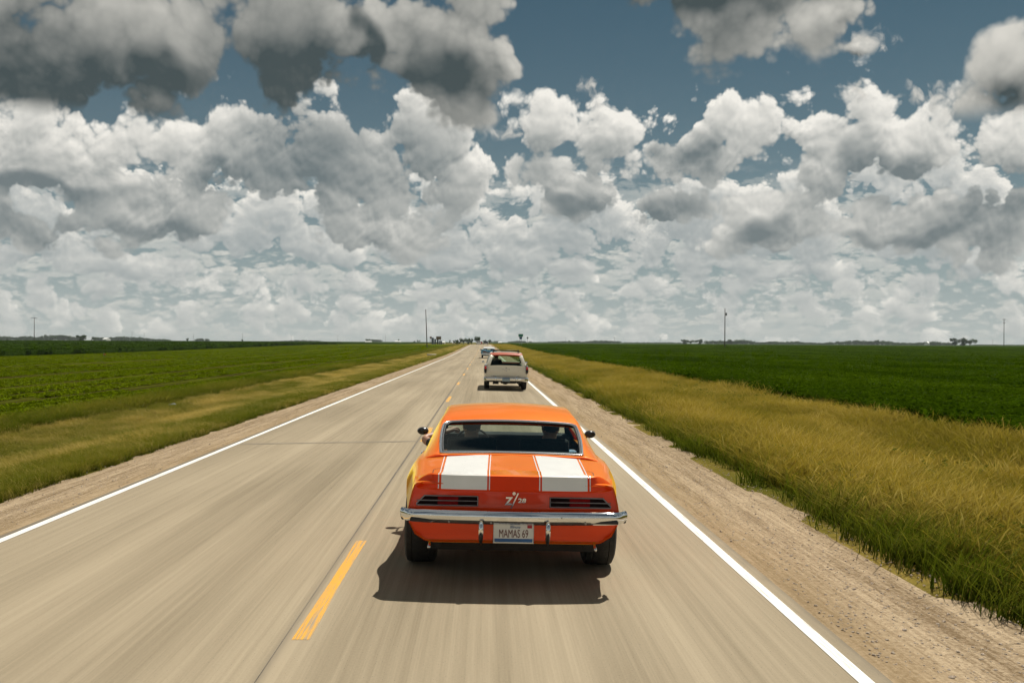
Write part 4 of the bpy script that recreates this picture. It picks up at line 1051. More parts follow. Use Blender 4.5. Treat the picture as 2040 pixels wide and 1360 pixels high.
# licence plate
pl = MB(); pl.box((-.005, .055, .462), (.305, .006, .152)); plate = pl.build('licence_plate', M['plate'], coupe, bevel=.004)
fb = MB(); fb.box((-.005, .0512, .403), (.292, .003, .026)); fb.build('plate_band', M['plate_blue'], plate)
fr_ = MB(); fr_.ring([(-.005 + sx2 * .1555, .050, .462 + sz2 * .079) for sx2, sz2 in ((-1, -1), (1, -1), (1, 1), (-1, 1))], .007, 4); fr_.build('plate_frame', M['chrome'], plate)
text_obj('plate_number', 'MAMAS 69', M['plate_red'], plate, 0.088, (-.005, .050, .452), 0.56, 0, 0.001, 0.0)
text_obj('plate_state', 'Illinois', M['plate_blue'], plate, 0.029, (.004, .050, .505), 1.1, 0.35, 0.001)
st = MB(); st.box((.118, .0505, .508), (.036, .002, .020)); st.build('plate_sticker', M['sticker'], plate)
lb = MB(); lb.box((-.01, .045, .545), (.11, .03, .018)); lb.build('plate_lamp', M['black'], coupe, bevel=.004)
for x in (-.655, .64):
    t_ = MB(); t_.tube([(x, .30, .345), (x, .17, .325), (x, .15, .315)], .012, 10); t_.build('exhaust_tip', M['chrome'], coupe, True)
# underbody, axle
u_ = MB(); u_.box((0, 2.4, .33), (1.36, 4.0, .16)); u_.box((0, .95, .44), (1.2, .6, .16)); u_.box((0, .75, .36), (.75, .4, .14)); u_.tube([(-.75, 1.09, .33), (.75, 1.09, .33)], .045, 10); u_.ell((0, 1.09, .32), (.15, .14, .13), 12, 8)
u_.tube([(-.55, .9, .30), (-.6, .35, .31)], .03, 8); u_.tube([(.55, .9, .30), (.6, .35, .31)], .03, 8); u_.build('underbody', M['under'], coupe)
for x in (-.765, .765): wheel(coupe, x, 1.09, .335, .265, M['dull_metal'])
for x in (-.76, .76): wheel(coupe, x, 3.83, .33, .235, M['dull_metal'])
# side mirrors
for sg in (-1, 1):
    m_ = MB(); m_.tube([(sg * .80, 3.0, .885), (sg * .85, 2.97, .92), (sg * .885, 2.95, .945)], .012, 8)
    m_.ell((sg * .895, 2.97, .955), (.062, .055, .042), 14, 10, lambda d: 1.0); mo = m_.build('side_mirror', M['black_car'], coupe, True)
    g_ = MB(); g_.lathe([(-.002, .0005), (0, .04)], 'Y', (0, 0, 0), 18); q = g_.build('mirror_glass', M['mirror_dark'], mo); q.location = (sg * .895, 2.917, .955); q.scale = (1.25, 1, .85)
    d_ = MB(); d_.tube([(sg * .868, 2.9, .74), (sg * .885, 2.86, .745), (sg * .89, 2.72, .745), (sg * .868, 2.69, .74)], .010, 6); d_.build('door_handle', M['chrome'], coupe, True)
    dg_ = MB(); yy_ = [2.02]; dg_.sheet([[(sg * (np.interp(z, [.3, .58, .88], [.81, .862, .792]) + .001), y, z) for z in np.linspace(.3, .87, 8)] for y in (2.02, 2.028)]); dg_.build('door_gap', M['black'], coupe)
# cabin: seats, shelf, dash, wheel
MB().box((0, 2.2, .36), (1.44, 2.6, .04)).build('cabin_floor', M['carpet'], coupe)
ps = MB(); ps.sheet([[(x, 1.06, .935), (x, 1.42, .93), (x, 1.45, .88)] for x in (-.60, 0, .60)]); ps.box((0, 1.50, .70), (1.26, .12, .44), (R(-14), 0, 0)); ps.box((0, 1.80, .50), (1.26, .50, .16)); ps.build('rear_seat', M['seat'], coupe, bevel=.02)
for x in (-.36, .36):
    st_ = MB(); st_.box((x, 2.55, .46), (.50, .52, .16)); st_.box((x, 2.24, .72), (.50, .13, .50), (R(-14), 0, 0)); st_.build('front_seat', M['seat'], coupe, bevel=.04)
ds = MB(); ds.box((0, 3.22, .82), (1.40, .30, .22)); ds.build('dashboard', M['carpet'], coupe, bevel=.03)
sw_ = MB(); th = np.linspace(0, 2 * math.pi, 25)[:-1]; sw_.ring([(-.36 + .18 * math.cos(a), 2.93 - .18 * math.sin(a) * .35, .83 + .18 * math.sin(a) * .94) for a in th], .012, 6); sw_.tube([(-.36, 2.93, .83), (-.36, 3.15, .76)], .02, 8); sw_.tube([(-.53, 2.93, .83), (-.19, 2.93, .83)], .01, 6); sw_.build('steering_wheel', M['black'], coupe, True)
rv = MB(); rv.box((0, 2.86, 1.215), (.20, .02, .055)); rv.tube([(0, 2.86, 1.22), (0, 2.84, 1.265)], .008, 6); rv.build('inner_mirror', M['black'], coupe, bevel=.006)
coupe.matrix_world = car_matrix(CAR_X, CAR_Y)
MWC = car_matrix(CAR_X, CAR_Y)
person('driver of the orange coupe, seen from behind with an elbow out of the window', MWC, (-.37, 2.42, 1.045), M['shirt_dark'], dict(hip=Vector((-.37, 2.50, .38)), elL=Vector((-.875, 2.70, .895)), wrL=Vector((-.62, 2.90, .97)), elR=Vector((-.14, 2.60, .60)), wrR=Vector((-.22, 2.84, .80))))
person('passenger of the orange coupe, seen from behind in a light blue shirt', MWC, (.43, 2.42, 1.045), M['shirt_blue'], dict(hip=Vector((.42, 2.50, .38)), elL=Vector((.18, 2.56, .56)), wrL=Vector((.24, 2.80, .54)), elR=Vector((.69, 2.50, .80)), wrR=Vector((.60, 2.74, .68))))
# ------------------------------------------------------------------ the cream station wagon ahead of it
wagon = empty('station_wagon'); tag(wagon, 'cream station wagon with a copper roof edge and dark roof rack', 'car')
WAG = dict(
 zlow=([.12, .5, 1.0, 2.0, 4.2, 4.95], [.42, .38, .30, .26, .26, .34]), xb=([.12, .5, 1.2, 4, 4.95], [.78, .80, .84, .84, .74]),
 xm=([.12, .3, .8, 1.4, 2.4, 4.0, 4.8, 4.95], [.855, .875, .89, .90, .895, .90, .87, .84]), zm=([.12, 1.4, 4.95], [.66, .68, .66]),
 xs=([.12, .4, 1.2, 2.4, 4.0, 4.95], [.825, .845, .86, .86, .85, .78]), zs=([.12, .5, 1.5, 3.0, 4.2, 4.95], [.955, .985, 1.00, .985, .97, .90]),
 zt=([.12, .5, 1.5, 3.2, 4.2, 4.95], [1.0, 1.02, 1.03, 1.05, 1.06, .92]))
wy = [.12, .15] + list(np.arange(.22, 4.92, .085)) + [4.93, 4.95]
wb = closed_loft('body', body_half(WAG, wy, (1.32, 4.24), .37, .345, lambda x, z: max(0, (.7 - z)) * .12 + (z - .7) * .06 * (z > .7) + .04 * max(0, abs(x) - .6), lambda x, z: .12 * (x / .8) ** 2), M['cream'], wagon)
wtop = Top(wb)
cut(wb, lambda c, n: c.z > .93 and n.z > .5 and abs(c.x) < .70 and .28 < c.y < 3.4)
WY = [.20, .24, .28, .31, .34, .38, .43, .48, .54] + list(np.linspace(.62, 3.1, 32)) + list(np.linspace(3.16, 3.66, 10))
wgz = lambda y: crom([.20, .28, .38, .47, .54, .62, .9, 1.8, 2.7, 3.1, 3.3, 3.66], [1.01, 1.16, 1.33, 1.445, 1.485, 1.505, 1.53, 1.545, 1.53, 1.49, 1.36, 1.06], y)[0]
def wag_sec(y):
    zc = wgz(y); xb = crom([.2, 1, 3.66], [.80, .82, .80], y)[0]; zb = .985; k = min(1, (zc - .985) / .5)
    xe = xb - .20 * k; ze = zc - .03 * k; xr = xb - .135 * k; zr = zb + (ze - zb) * .80; pts = []
    for t in np.linspace(0, 1, 7): pts.append((xb + (xr - xb) * t + .015 * math.sin(math.pi * t), zb + (zr - zb) * t))
    for t in (.3, .6, .85): pts.append((xr + (xe - xr) * t, zr + (ze - zr) * (1 - (1 - t) ** 2.2)))
    for t in np.linspace(0, 1, 12): pts.append((xe * (1 - t), ze + (zc - ze) * (1 - (1 - t) ** 2)))
    return [(x, y, z) for x, z in pts]
wc = Cabin(WY, 22, wag_sec)
def w_rear(c, i, j): return .21 < c.y < .42 and j >= 12
def w_side(c, i, j): return 1 <= j < 6 and (.47 < c.y < 1.25 or 1.36 < c.y < 2.12 or 2.22 < c.y < 3.05)
def w_qtr(c, i, j): return 1 <= j < 6 and .28 < c.y < .44
def w_ws(c, i, j): return c.y > 3.12 and abs(c.x) < .66 and c.z > 1.07 and c.y < 3.63 and c.z < 1.47
def w_open(c, i, j): return w_rear(c, i, j) or w_side(c, i, j) or w_ws(c, i, j) or w_qtr(c, i, j)
def w_edge(c, i, j): return c.z > 1.405 and .42 < c.y < .75
wc.part('cabin_shell', M['cream'], wagon, lambda c, i, j: not w_open(c, i, j) and not w_edge(c, i, j), 0, .03)
wc.part('roof_edge', M['copper'], wagon, lambda c, i, j: w_edge(c, i, j) and not w_open(c, i, j), 0, .03, )
wc.part('headliner', M['carpet'], wagon, lambda c, i, j: not w_open(c, i, j), -.035)
for nm, fn in (('rear_window', w_rear), ('windshield', w_ws)): wc.part(nm, M['glass_green'], wagon, fn, -.006)
for sg in (-1, 1): wc.part('side_window', M['glass_green'], wagon, (lambda s_: lambda c, i, j: (w_side(c, i, j) or w_qtr(c, i, j)) and c.x * s_ > 0)(sg), -.01)
def wyz(x, z, o=0.0): return (wtop.y(x, z) or .15) - o
# tailgate with its gap, handle and gull shaped badge
g_ = MB(); g_.ring([(-.60, wyz(-.60, .985, .002), .985), (.60, wyz(.60, .985, .002), .985), (.60, wyz(.6, .60, .002), .57), (-.60, wyz(-.6, .60, .002), .57)], .005, 4); g_.build('tailgate_gap', M['black'], wagon)
bd_ = MB(); zb_ = .835
bd_.add([(x, wyz(x, z, .02 if k % 2 else .008), z) for k, (x, z) in enumerate(((-.155, .862), (-.15, .846), (-.02, .80), (0, .775), (.02, .80), (.15, .846), (.155, .862), (.03, .842), (0, .825), (-.03, .842)))], [(0, 1, 2, 9), (9, 2, 3, 8), (8, 3, 4, 7), (7, 4, 5, 6)])
bd_.build('tailgate_badge', M['chrome'], wagon, solid=.008)
h_ = MB(); h_.ell((0, wyz(0, .90, .015), .905), (.032, .02, .022), 10, 6); h_.build('tailgate_handle', M['chrome'], wagon, True)
for x in (-.50, .50):
    q = MB(); q.box((x, wyz(x, .585, .01), .585), (.05, .03, .025)); q.build('tailgate_hinge', M['chrome'], wagon, bevel=.006)
for sg in (-1, 1):
    h_ = MB(); h_.tube([(sg * .815, .30, .99), (sg * .825, .16, .985), (sg * .83, .105, .95), (sg * .83, .10, .72), (sg * .825, .16, .69)], [.03, .052, .062, .060, .035], 12); ho = h_.build('lamp_housing', M['black'], wagon, True)
    r_ = MB(); r_.tube([(sg * .83, .066, .945), (sg * .83, .040, .93), (sg * .83, .038, .875), (sg * .83, .055, .86)], [.028, .046, .046, .03], 12); r_.build('red_lens', M['lit_red'], ho, True)
    r_ = MB(); r_.tube([(sg * .83, .06, .80), (sg * .83, .04, .79), (sg * .83, .042, .745), (sg * .83, .06, .735)], [.026, .042, .042, .026], 12); r_.build('reverse_lens', M['mirror_dark'], ho, True)
    rg = MB(); rg.ring([(sg * .83 + .056 * math.cos(a), .058, .835 + .155 * math.sin(a)) for a in np.linspace(0, 6.283, 25)[:-1]], .008, 6); rg.build('lamp_ring', M['chrome'], ho, True)
# bumper in three pieces with its plate
def wbump(x0, x1, dz=0, n=12):
    secs = []
    for x in np.linspace(x0, x1, n):
        a = abs(x); yb = .02 + .05 * (a / .9) ** 2 + (max(0, a - .80) / .1) ** 2 * .12
        secs.append([(x, yb + p, .445 + q + dz) for p, q in ((.07, .085), (.02, .088), (-.015, .06), (-.03, .03), (-.012, .0), (-.028, -.03), (-.012, -.06), (.02, -.078), (.07, -.075))])
    mb = MB(); mb.sheet(secs); return mb
wbm = wbump(-.90, .90, n=30).build('rear_bumper', M['chrome'], wagon, True, solid=.01)
for sg in (-1, 1):
    q = MB(); q.ell((sg * .42, .0, .47), (.05, .055, .11), 10, 8); q.build('bumper_guard', M['chrome'], wagon, True)
q = MB(); q.box((0, -.025, .445), (.31, .01, .155)); wp = q.build('licence_plate', M['plate_grey'], wagon, bevel=.004)
q = MB(); q.box((0, -.031, .50), (.28, .003, .035)); q.build('plate_band', M['plate_blue'], wp)
u_ = MB(); u_.box((0, 2.5, .40), (1.5, 4.3, .12)); u_.tube([(-.75, 1.32, .345), (.75, 1.32, .345)], .05, 10); u_.ell((0, 1.32, .33), (.16, .14, .14), 10, 8); u_.tube([(-.45, 1.2, .30), (-.50, .10, .28)], .035, 8); u_.box((-.40, .45, .30), (.22, .5, .10)); u_.box((.1, .35, .345), (.6, .4, .12)); u_.tube([(.45, 1.2, .30), (.50, .12, .29)], .03, 8); u_.build('underbody', M['under'], wagon)
for y in (1.32, 4.24):
    for x in (-.765, .765): wheel(wagon, x, y, .345, .215, M['dull_metal'])
rk = MB()
for y in (.85, 1.25, 1.65, 2.05): rk.tube([(-.52, y, 1.585), (.52, y, 1.585)], .016, 6)
for x in (-.52, .52):
    rk.tube([(x, .75, 1.60), (x, 2.15, 1.60)], .02, 6)
    for y in (.85, 2.05): rk.tube([(x, y, 1.60), (x, y, 1.49)], .016, 6)
rk.tube([(-.52, .75, 1.60), (.52, .75, 1.60)], .022, 6); rk.build('roof_rack', M['black'], wagon, True)
for sg in (-1, 1):
    m_ = MB(); m_.tube([(sg * .84, 3.25, .99), (sg * .90, 3.2, 1.04)], .012, 6); m_.ell((sg * .93, 3.2, 1.065), (.065, .03, .055), 10, 8); m_.build('side_mirror', M['chrome'], wagon, True)
MB().box((0, 2.0, .52), (1.5, 3.3, .04)).build('cabin_floor', M['carpet'], wagon)
for y, x, w in ((2.62, 0, 1.30), (1.70, 0, 1.30)):
    s_ = MB(); s_.box((x, y, .66), (w, .5, .2)); s_.box((x, y - .28, .84), (w, .14, .42), (R(-12), 0, 0)); s_.build('bench_seat', M['seat'], wagon, bevel=.03)
d_ = MB(); d_.box((0, 3.35, .98), (1.36, .25, .16)); d_.build('dashboard', M['copper'], wagon, bevel=.03)
q = MB(); q.ring([(-.38 + .2 * math.cos(a), 3.05 - .2 * math.sin(a) * .4, 1.0 + .2 * math.sin(a) * .9) for a in th], .013, 6); q.tube([(-.38, 3.05, 1.0), (-.38, 3.28, .93)], .02, 6); q.build('steering_wheel', M['black'], wagon, True)
MWW = car_matrix(.885, 38.3); wagon.matrix_world = MWW
person('driver of the cream station wagon, a dark figure behind its rear window', MWW, (-.38, 2.50, 1.30), M['shirt_dark'], dict(hip=Vector((-.38, 2.58, .76)), elL=Vector((-.66, 2.68, .92)), wrL=Vector((-.48, 2.95, 1.08)), elR=Vector((-.14, 2.70, .90)), wrR=Vector((-.27, 2.95, 1.08))))

# ------------------------------------------------------------------ the blue and white car with flat tail fins
sedan = empty('finned_sedan'); tag(sedan, 'light blue finned car with a flat white roof, ahead of the station wagon', 'car')
FIN = dict(
 zlow=([.1, .6, 1.2, 4.4, 5.2], [.36, .32, .26, .26, .34]), xb=([.1, 1, 4.4, 5.2], [.80, .86, .86, .78]), xm=([.1, .4, 1.4, 4.2, 5.2], [.90, .95, .99, .98, .90]), zm=([.1, 2, 5.2], [.68, .66, .62]),
 xs=([.1, .4, 1.4, 3, 4.4, 5.2], [.90, .94, .93, .90, .90, .82]), zs=([.1, .5, 1.6, 2.6, 4.4, 5.2], [.92, .93, .94, .90, .86, .80]), zt=([.1, .5, 1.3, 2.4, 3.6, 4.6, 5.2], [.80, .86, .96, 1.0, 1.0, .92, .82]))
fb_ = closed_loft('body', body_half(FIN, [.1, .13] + list(np.arange(.22, 5.15, .11)) + [5.18, 5.2], (1.32, 4.35), .37, .34, lambda x, z: .06 * abs(x) + (z - .6) * .1), M['blue'], sedan)
ftop = Top(fb_); cut(fb_, lambda c, n: c.z > .9 and n.z > .5 and abs(c.x) < .66 and 1.5 < c.y < 3.6)
for sg in (-1, 1):       # gull wing fins
    q = MB(); q.sheet([[(sg * x, y, z + dz) for x, z in ((.12, .87), (.45, .925), (.80, .985), (1.0, .955))] for y, dz in ((.02, -.02), (.5, .02), (1.3, .0), (2.0, -.04))]); q.build('tail_fin', M['blue'], sedan, True, solid=.05)
    q = MB(); q.ell((sg * .52, .10, .80), (.27, .05, .07), 14, 8, lambda d: 1.0); lo = q.build('tail_lamp', M['chrome'], sedan, True)
    q = MB(); q.ell((sg * .52, .055, .80), (.20, .03, .045), 12, 8); q.build('red_lens', M['red_lens'], lo, True)
    m_ = MB(); m_.tube([(sg * .92, 3.4, .93), (sg * 1.0, 3.35, .98)], .012, 6); m_.ell((sg * 1.03, 3.35, 1.0), (.075, .03, .05), 10, 8); m_.build('side_mirror', M['black_car'], sedan, True)
fs = [1.42, 1.5, 1.58, 1.65, 1.72, 1.77, 1.82, 1.9, 2.0] + list(np.linspace(2.1, 3.1, 10)) + [3.2, 3.35, 3.5, 3.65]
fgz = lambda y: crom([1.42, 1.72, 1.82, 2.2, 2.6, 3.1, 3.65], [.99, 1.175, 1.225, 1.345, 1.37, 1.33, 1.02], y)[0]
def fin_sec(y):
    zc = fgz(y); k = min(1, (zc - .95) / .38); xb = .84; xe = xb - .2 * k; pts = []
    for t in np.linspace(0, 1, 6): pts.append((xb + (xe - xb) * t, .95 + (zc - .03 * k - .95) * t))
    for t in np.linspace(0, 1, 8)[1:]: pts.append((xe * (1 - t), zc - .03 * k + .03 * k * (1 - (1 - t) ** 2)))
    return [(x, y, z) for x, z in pts]
fc = Cabin(fs, 13, fin_sec)
def f_open(c, i, j): return c.z > 1.0 and c.z < 1.275 and ((j >= 5 and c.y < 1.73) or (j >= 5 and c.y > 3.15) or (j < 5 and (1.75 < c.y < 2.3 or 2.42 < c.y < 3.3)))
fc.part('roof', M['white_car'], sedan, lambda c, i, j: not f_open(c, i, j), 0, .03); fc.part('headliner', M['carpet'], sedan, lambda c, i, j: not f_open(c, i, j), -.035)
fc.part('rear_window', M['glass'], sedan, lambda c, i, j: f_open(c, i, j) and j >= 5 and c.y < 2.5, -.005); fc.part('windshield', M['glass'], sedan, lambda c, i, j: f_open(c, i, j) and j >= 5 and c.y > 2.5, -.005)
mb = MB(); mb.sheet([[(x, .02 + .09 * (x / .95) ** 2 + a, z) for a, z in ((.10, .62), (.02, .62), (-.02, .57), (-.01, .50), (-.02, .44), (.03, .40), (.10, .40))] for x in np.linspace(-.97, .97, 16)]); mb.build('rear_bumper', M['chrome'], sedan, True, solid=.01)
q = MB(); q.box((0, .06, .70), (1.5, .03, .10)); q.build('rear_grille', M['dull_metal'], sedan)
q = MB(); q.box((0, 2.6, .42), (1.5, 4.4, .16)); q.build('underbody', M['under'], sedan)
for y in (1.32, 4.35):
    for x in (-.78, .78): wheel(sedan, x, y, .34, .21, M['dull_metal'])
for y in (2.0, 2.75):
    s_ = MB(); s_.box((0, y, .66), (1.35, .5, .2)); s_.box((0, y - .26, .80), (1.35, .14, .34), (R(-12), 0, 0)); s_.build('bench_seat', M['seat'], sedan, bevel=.03)
MWS = car_matrix(.60, 114.5); sedan.matrix_world = MWS
person('driver of the blue finned car, a dark shape on its left side', MWS, (-.42, 2.62, 1.16), M['shirt_dark'], dict(hip=Vector((-.42, 2.70, .66)), elL=Vector((-.68, 2.78, .82)), wrL=Vector((-.50, 3.05, .95)), elR=Vector((-.18, 2.80, .80)), wrR=Vector((-.3, 3.05, .95))))
person('passenger of the blue finned car, a dark shape on its right side', MWS, (.42, 2.62, 1.16), M['shirt_dark'], dict(hip=Vector((.42, 2.70, .66)), elL=Vector((.16, 2.78, .78)), wrL=Vector((.25, 3.02, .74)), elR=Vector((.68, 2.80, .80)), wrR=Vector((.6, 3.02, .74))))

# ------------------------------------------------------------------ far vehicles at the crest of the road
def simple_car(name, label, cat, bodym, roofm, L, W, H, hood, cab0, cab1, ztop, grade=1.0, group=None):
    root = empty(name); tag(root, label, cat, group)
    ctl = dict(zlow=([.1, L / 2, L - .1], [.36, .28, .34]), xb=([.1, L / 2, L - .1], [.76 * W / 1.9, .84 * W / 1.9, .76 * W / 1.9]), xm=([.1, .6, L / 2, L - .1], [.86 * W / 1.9, .93 * W / 1.9, .95 * W / 1.9, .86 * W / 1.9]), zm=([.1, L - .1], [.66, .62]),
               xs=([.1, L / 2, L - .1], [.80 * W / 1.9, .87 * W / 1.9, .80 * W / 1.9]), zs=([.1, L / 2, L - .1], [ztop - .08, ztop, hood - .06]), zt=([.1, cab0, cab1, L - .1], [ztop - .02, ztop + .02, ztop + .04, hood]))
    closed_loft('body', body_half(ctl, [.1, .14] + list(np.arange(.3, L - .2, .18)) + [L - .14, L - .1], (1.1, L - 1.0), .38, .34), bodym, root)
    k = W / 1.9
    def sec(y):
        zc = crom([cab0, cab0 + .45, (cab0 + cab1) / 2, cab1 - .6, cab1], [ztop, H - .04, H, H - .03, ztop], y)[0]; t_ = min(1, (zc - ztop + .02) / (H - ztop)); xb_ = .86 * k; xe_ = xb_ - .18 * t_
        return [(xb_ + (xe_ - xb_) * t, y, ztop - .03 + (zc - .02 - ztop + .03) * t) for t in np.linspace(0, 1, 5)] + [(xe_ * (1 - t), y, zc - .02 * (1 - t) ** 2) for t in (.25, .5, .75, 1)]
    cb = Cabin(list(np.linspace(cab0, cab1, 17)), 9, sec)
    op = lambda c, i, j: ztop + .05 < c.z < H - .09
    cb.part('roof', roofm, root, lambda c, i, j: not op(c, i, j), 0, .03); cb.part('window', M['dark_window'], root, op, -.01)
    for e, y in ((0, .05), (1, L - .05)):
        q = MB(); q.box((0, y, .50), (1.80 * k, .12, .14)); q.build('bumper', M['chrome'], root, bevel=.03)
        for sg in (-1, 1):
            q = MB(); q.ell((sg * .66 * k, y + (.06 if e == 0 else -.03), .70), (.13, .05, .08), 10, 6); q.build('tail_lamp' if e == 0 else 'headlight', M['red_lens'] if e == 0 else M['plate'], root, True)
    q = MB(); q.box((0, L / 2, .40), (1.4 * k, L - .8, .14)); q.build('underbody', M['under'], root)
    for y in (1.1, L - 1.0):
        for x in (-.76 * k, .76 * k): wheel(root, x, y, .35, .22, M['dull_metal'])
    return root
suv = simple_car('dark_pickup', 'black vehicle driving away at the crest of the road', 'car', M['black_car'], M['black_car'], 4.9, 1.95, 1.40, .95, 1.0, 3.7, .95)
suv.matrix_world = car_matrix(.70, 366)
oncoming = simple_car('white_sedan', 'white car coming towards us at the far crest', 'car', M['white_car'], M['white_car'], 4.8, 1.95, 1.45, .92, 1.0, 3.5, .95)
oncoming.matrix_world = car_matrix(-2.15, 392) @ Matrix.Rotation(math.pi, 4, 'Z')
truck = empty('red_truck'); tag(truck, 'dark red truck beside the white oncoming car at the crest', 'truck')
q = MB(); q.box((0, 1.0, 1.15), (1.9, 1.9, 1.1)); q.build('cargo_bed', M['red_car'], truck, bevel=.05)
q = MB(); q.box((0, 3.0, 1.2), (1.85, 1.7, 1.2)); q.box((0, 4.3, .95), (1.75, 1.1, .7)); q.build('cab', M['red_car'], truck, bevel=.15, seg=3)
q = MB(); q.box((0, 3.0, 1.5), (1.87, 1.0, .45)); q.box((0, 2.13, 1.5), (1.5, .03, .4)); q.build('window', M['dark_window'], truck)
q = MB(); q.box((0, .02, .55), (1.9, .12, .18)); q.build('bumper', M['chrome'], truck, bevel=.03)
for y in (1.0, 4.1):
    for x in (-.8, .8): wheel(truck, x, y, .38, .24, M['dull_metal'])
truck.matrix_world = car_matrix(-1.45, 402) @ Matrix.Translation((0, 4, -.3)) @ Matrix.Scale(.85, 4) @ Matrix.Rotation(math.pi, 4, 'Z')
# ================================================================== far things
# ------------------------------------------------------------------ utility poles
def pole(px, py_top, D, py_base, label, arms=(), lean=0.0, r=0.14, transformer=None, cat='utility pole'):
    a, b_ = pix(px, py_top, D), pix(px, py_base, D); gz_ = Gf(b_.x, D); h = a.z - gz_ + 0.6
    root = empty('utility_pole', (b_.x, D, gz_ - 0.6)); tag(root, label, cat, None)
    mb = MB(); mb.tube([(0, 0, 0), (lean * .5, 0, h * .5), (lean, 0, h)], [r, r * .85, r * .68], 10); mb.build('shaft', M['wood'], root, True)
    for (dz, w) in arms:
        q = MB(); q.box((lean, -.14, h - dz), (w, .1, .12)); ar = q.build('cross_arm', M['wood'], root)
        for x in (-.45, -.22, .22, .45):
            k = MB(); k.lathe([(0, .03), (.05, .05), (.09, .03), (.12, .05), (.15, .0)], 'Z', (lean + x * w, -.14, h - dz + .06), 8); k.build('insulator', M['grey_metal'], ar, True)
    if not arms:
        k = MB(); k.lathe([(0, .05), (.12, .08), (.2, .05), (.26, .0)], 'Z', (lean, 0, h), 8); k.build('insulator', M['grey_metal'], root, True)
    if transformer:
        k = MB(); k.lathe([(0, .001), (0, .2), (.05, .22), (.75, .22), (.8, .18), (.85, .001)], 'Z', (lean + .36, 0, h - transformer), 12); k.build('transformer', M['grey_metal'], root, auto=40)
    return root
pole(851, 617, 265, 693, 'leaning bare wooden pole beside the left shoulder near the crest', lean=-.45)
pole(1444, 615, 265, 686, 'tall bare wooden pole with a small transformer standing in the right bean field', transformer=1.9, r=.15)
pole(68, 632, 380, 686, 'wooden pole with a wide cross arm in the tall crop at the far left', arms=((.25, 2.6),))
pole(2000, 635, 380, 689, 'wooden pole with two short cross arms at the far right', arms=((.3, 1.2), (1.6, .9)))
PG = 'distant utility poles along the horizon'
for (px, top, D, lb) in ((263, 661, 1000, 'between the white farmhouse and its twin pole'), (287, 663, 1020, 'where the long left wood thins out'), (385, 664, 1050, 'just right of the small dark lone tree'), (483, 665, 1100, 'rising from a tiny dark bush tree'), (580, 668, 1200, 'over the thin line of far trees on the left'), (673, 668, 1300, 'alone left of the long white barn'), (768, 667, 1300, 'between the two white barns'), (1127, 672, 1300, 'over the wood right of the green sign'), (1224, 672, 1150, 'at the right end of the wood over the beans'), (1315, 671, 1050, 'left of the pair of dark trees'), (1978, 676, 1250, 'just left of the far right pole')):
    r = pole(px, top, D, 682, 'thin distant pole ' + lb, arms=((.3, 1.6),), r=.13); r['group'] = PG
# ------------------------------------------------------------------ road signs
sg_ = pix(1037.4, 668, 300); gb_ = Gf(sg_.x, 300)
sign = empty('guide_sign', (sg_.x, 300, gb_)); tag(sign, 'green guide sign with a blue route shield below, right of the road', 'road sign')
zt_ = pix(1037, 665, 300).z - gb_; z1 = pix(1037, 670.6, 300).z - gb_; z2 = pix(1037, 676.2, 300).z - gb_
M['sign_green'] = mat('sign_green', (0.008, 0.24, 0.15), 0.4, vary=0.03); M['sign_blue'] = mat('sign_blue', (0.05, 0.12, 0.24), 0.4, vary=0.03)
q = MB(); q.box((0, 0, (zt_ + z1) / 2), (1.48, .05, zt_ - z1)); q.build('green_panel', M['sign_green'], sign, bevel=.02)
q = MB(); q.ring([(x * .70, -.03, (zt_ + z1) / 2 + z * (zt_ - z1) * .46) for x, z in ((-1, -1), (1, -1), (1, 1), (-1, 1))], .018, 4); q.build('panel_border', M['plate'], sign)
q = MB(); zc_ = (z1 + z2) / 2; hh_ = (z1 - z2) / 2 - .03
q.prism([(-.44, zc_ + hh_), (.44, zc_ + hh_), (.45, zc_ - hh_ * .1), (.28, zc_ - hh_ * .75), (0, zc_ - hh_), (-.28, zc_ - hh_ * .75), (-.45, zc_ - hh_ * .1)][::-1], -.03, .02); q.build('route_shield', M['sign_blue'], sign)
for x in (-.3, .3):
    q = MB(); q.tube([(x, .06, -.3), (x, .06, zt_ - .1)], .045, 6); q.build('post', M['grey_metal'], sign)
b_ = pix(1051, 673, 330); gb_ = Gf(b_.x, 330); ds_ = empty('warning_sign', (b_.x, 330, gb_)); tag(ds_, 'small dark diamond sign seen from behind, right of the green sign', 'road sign')
zt_ = b_.z - gb_
q = MB(); q.prism([(0, zt_ - .42), (.36, zt_), (0, zt_ + .42), (-.36, zt_)], -.02, .02); q.build('diamond_panel', M['grey_metal'], ds_)
q = MB(); q.tube([(0, .05, -.3), (0, .05, zt_ + .3)], .04, 6); q.build('post', M['grey_metal'], ds_)
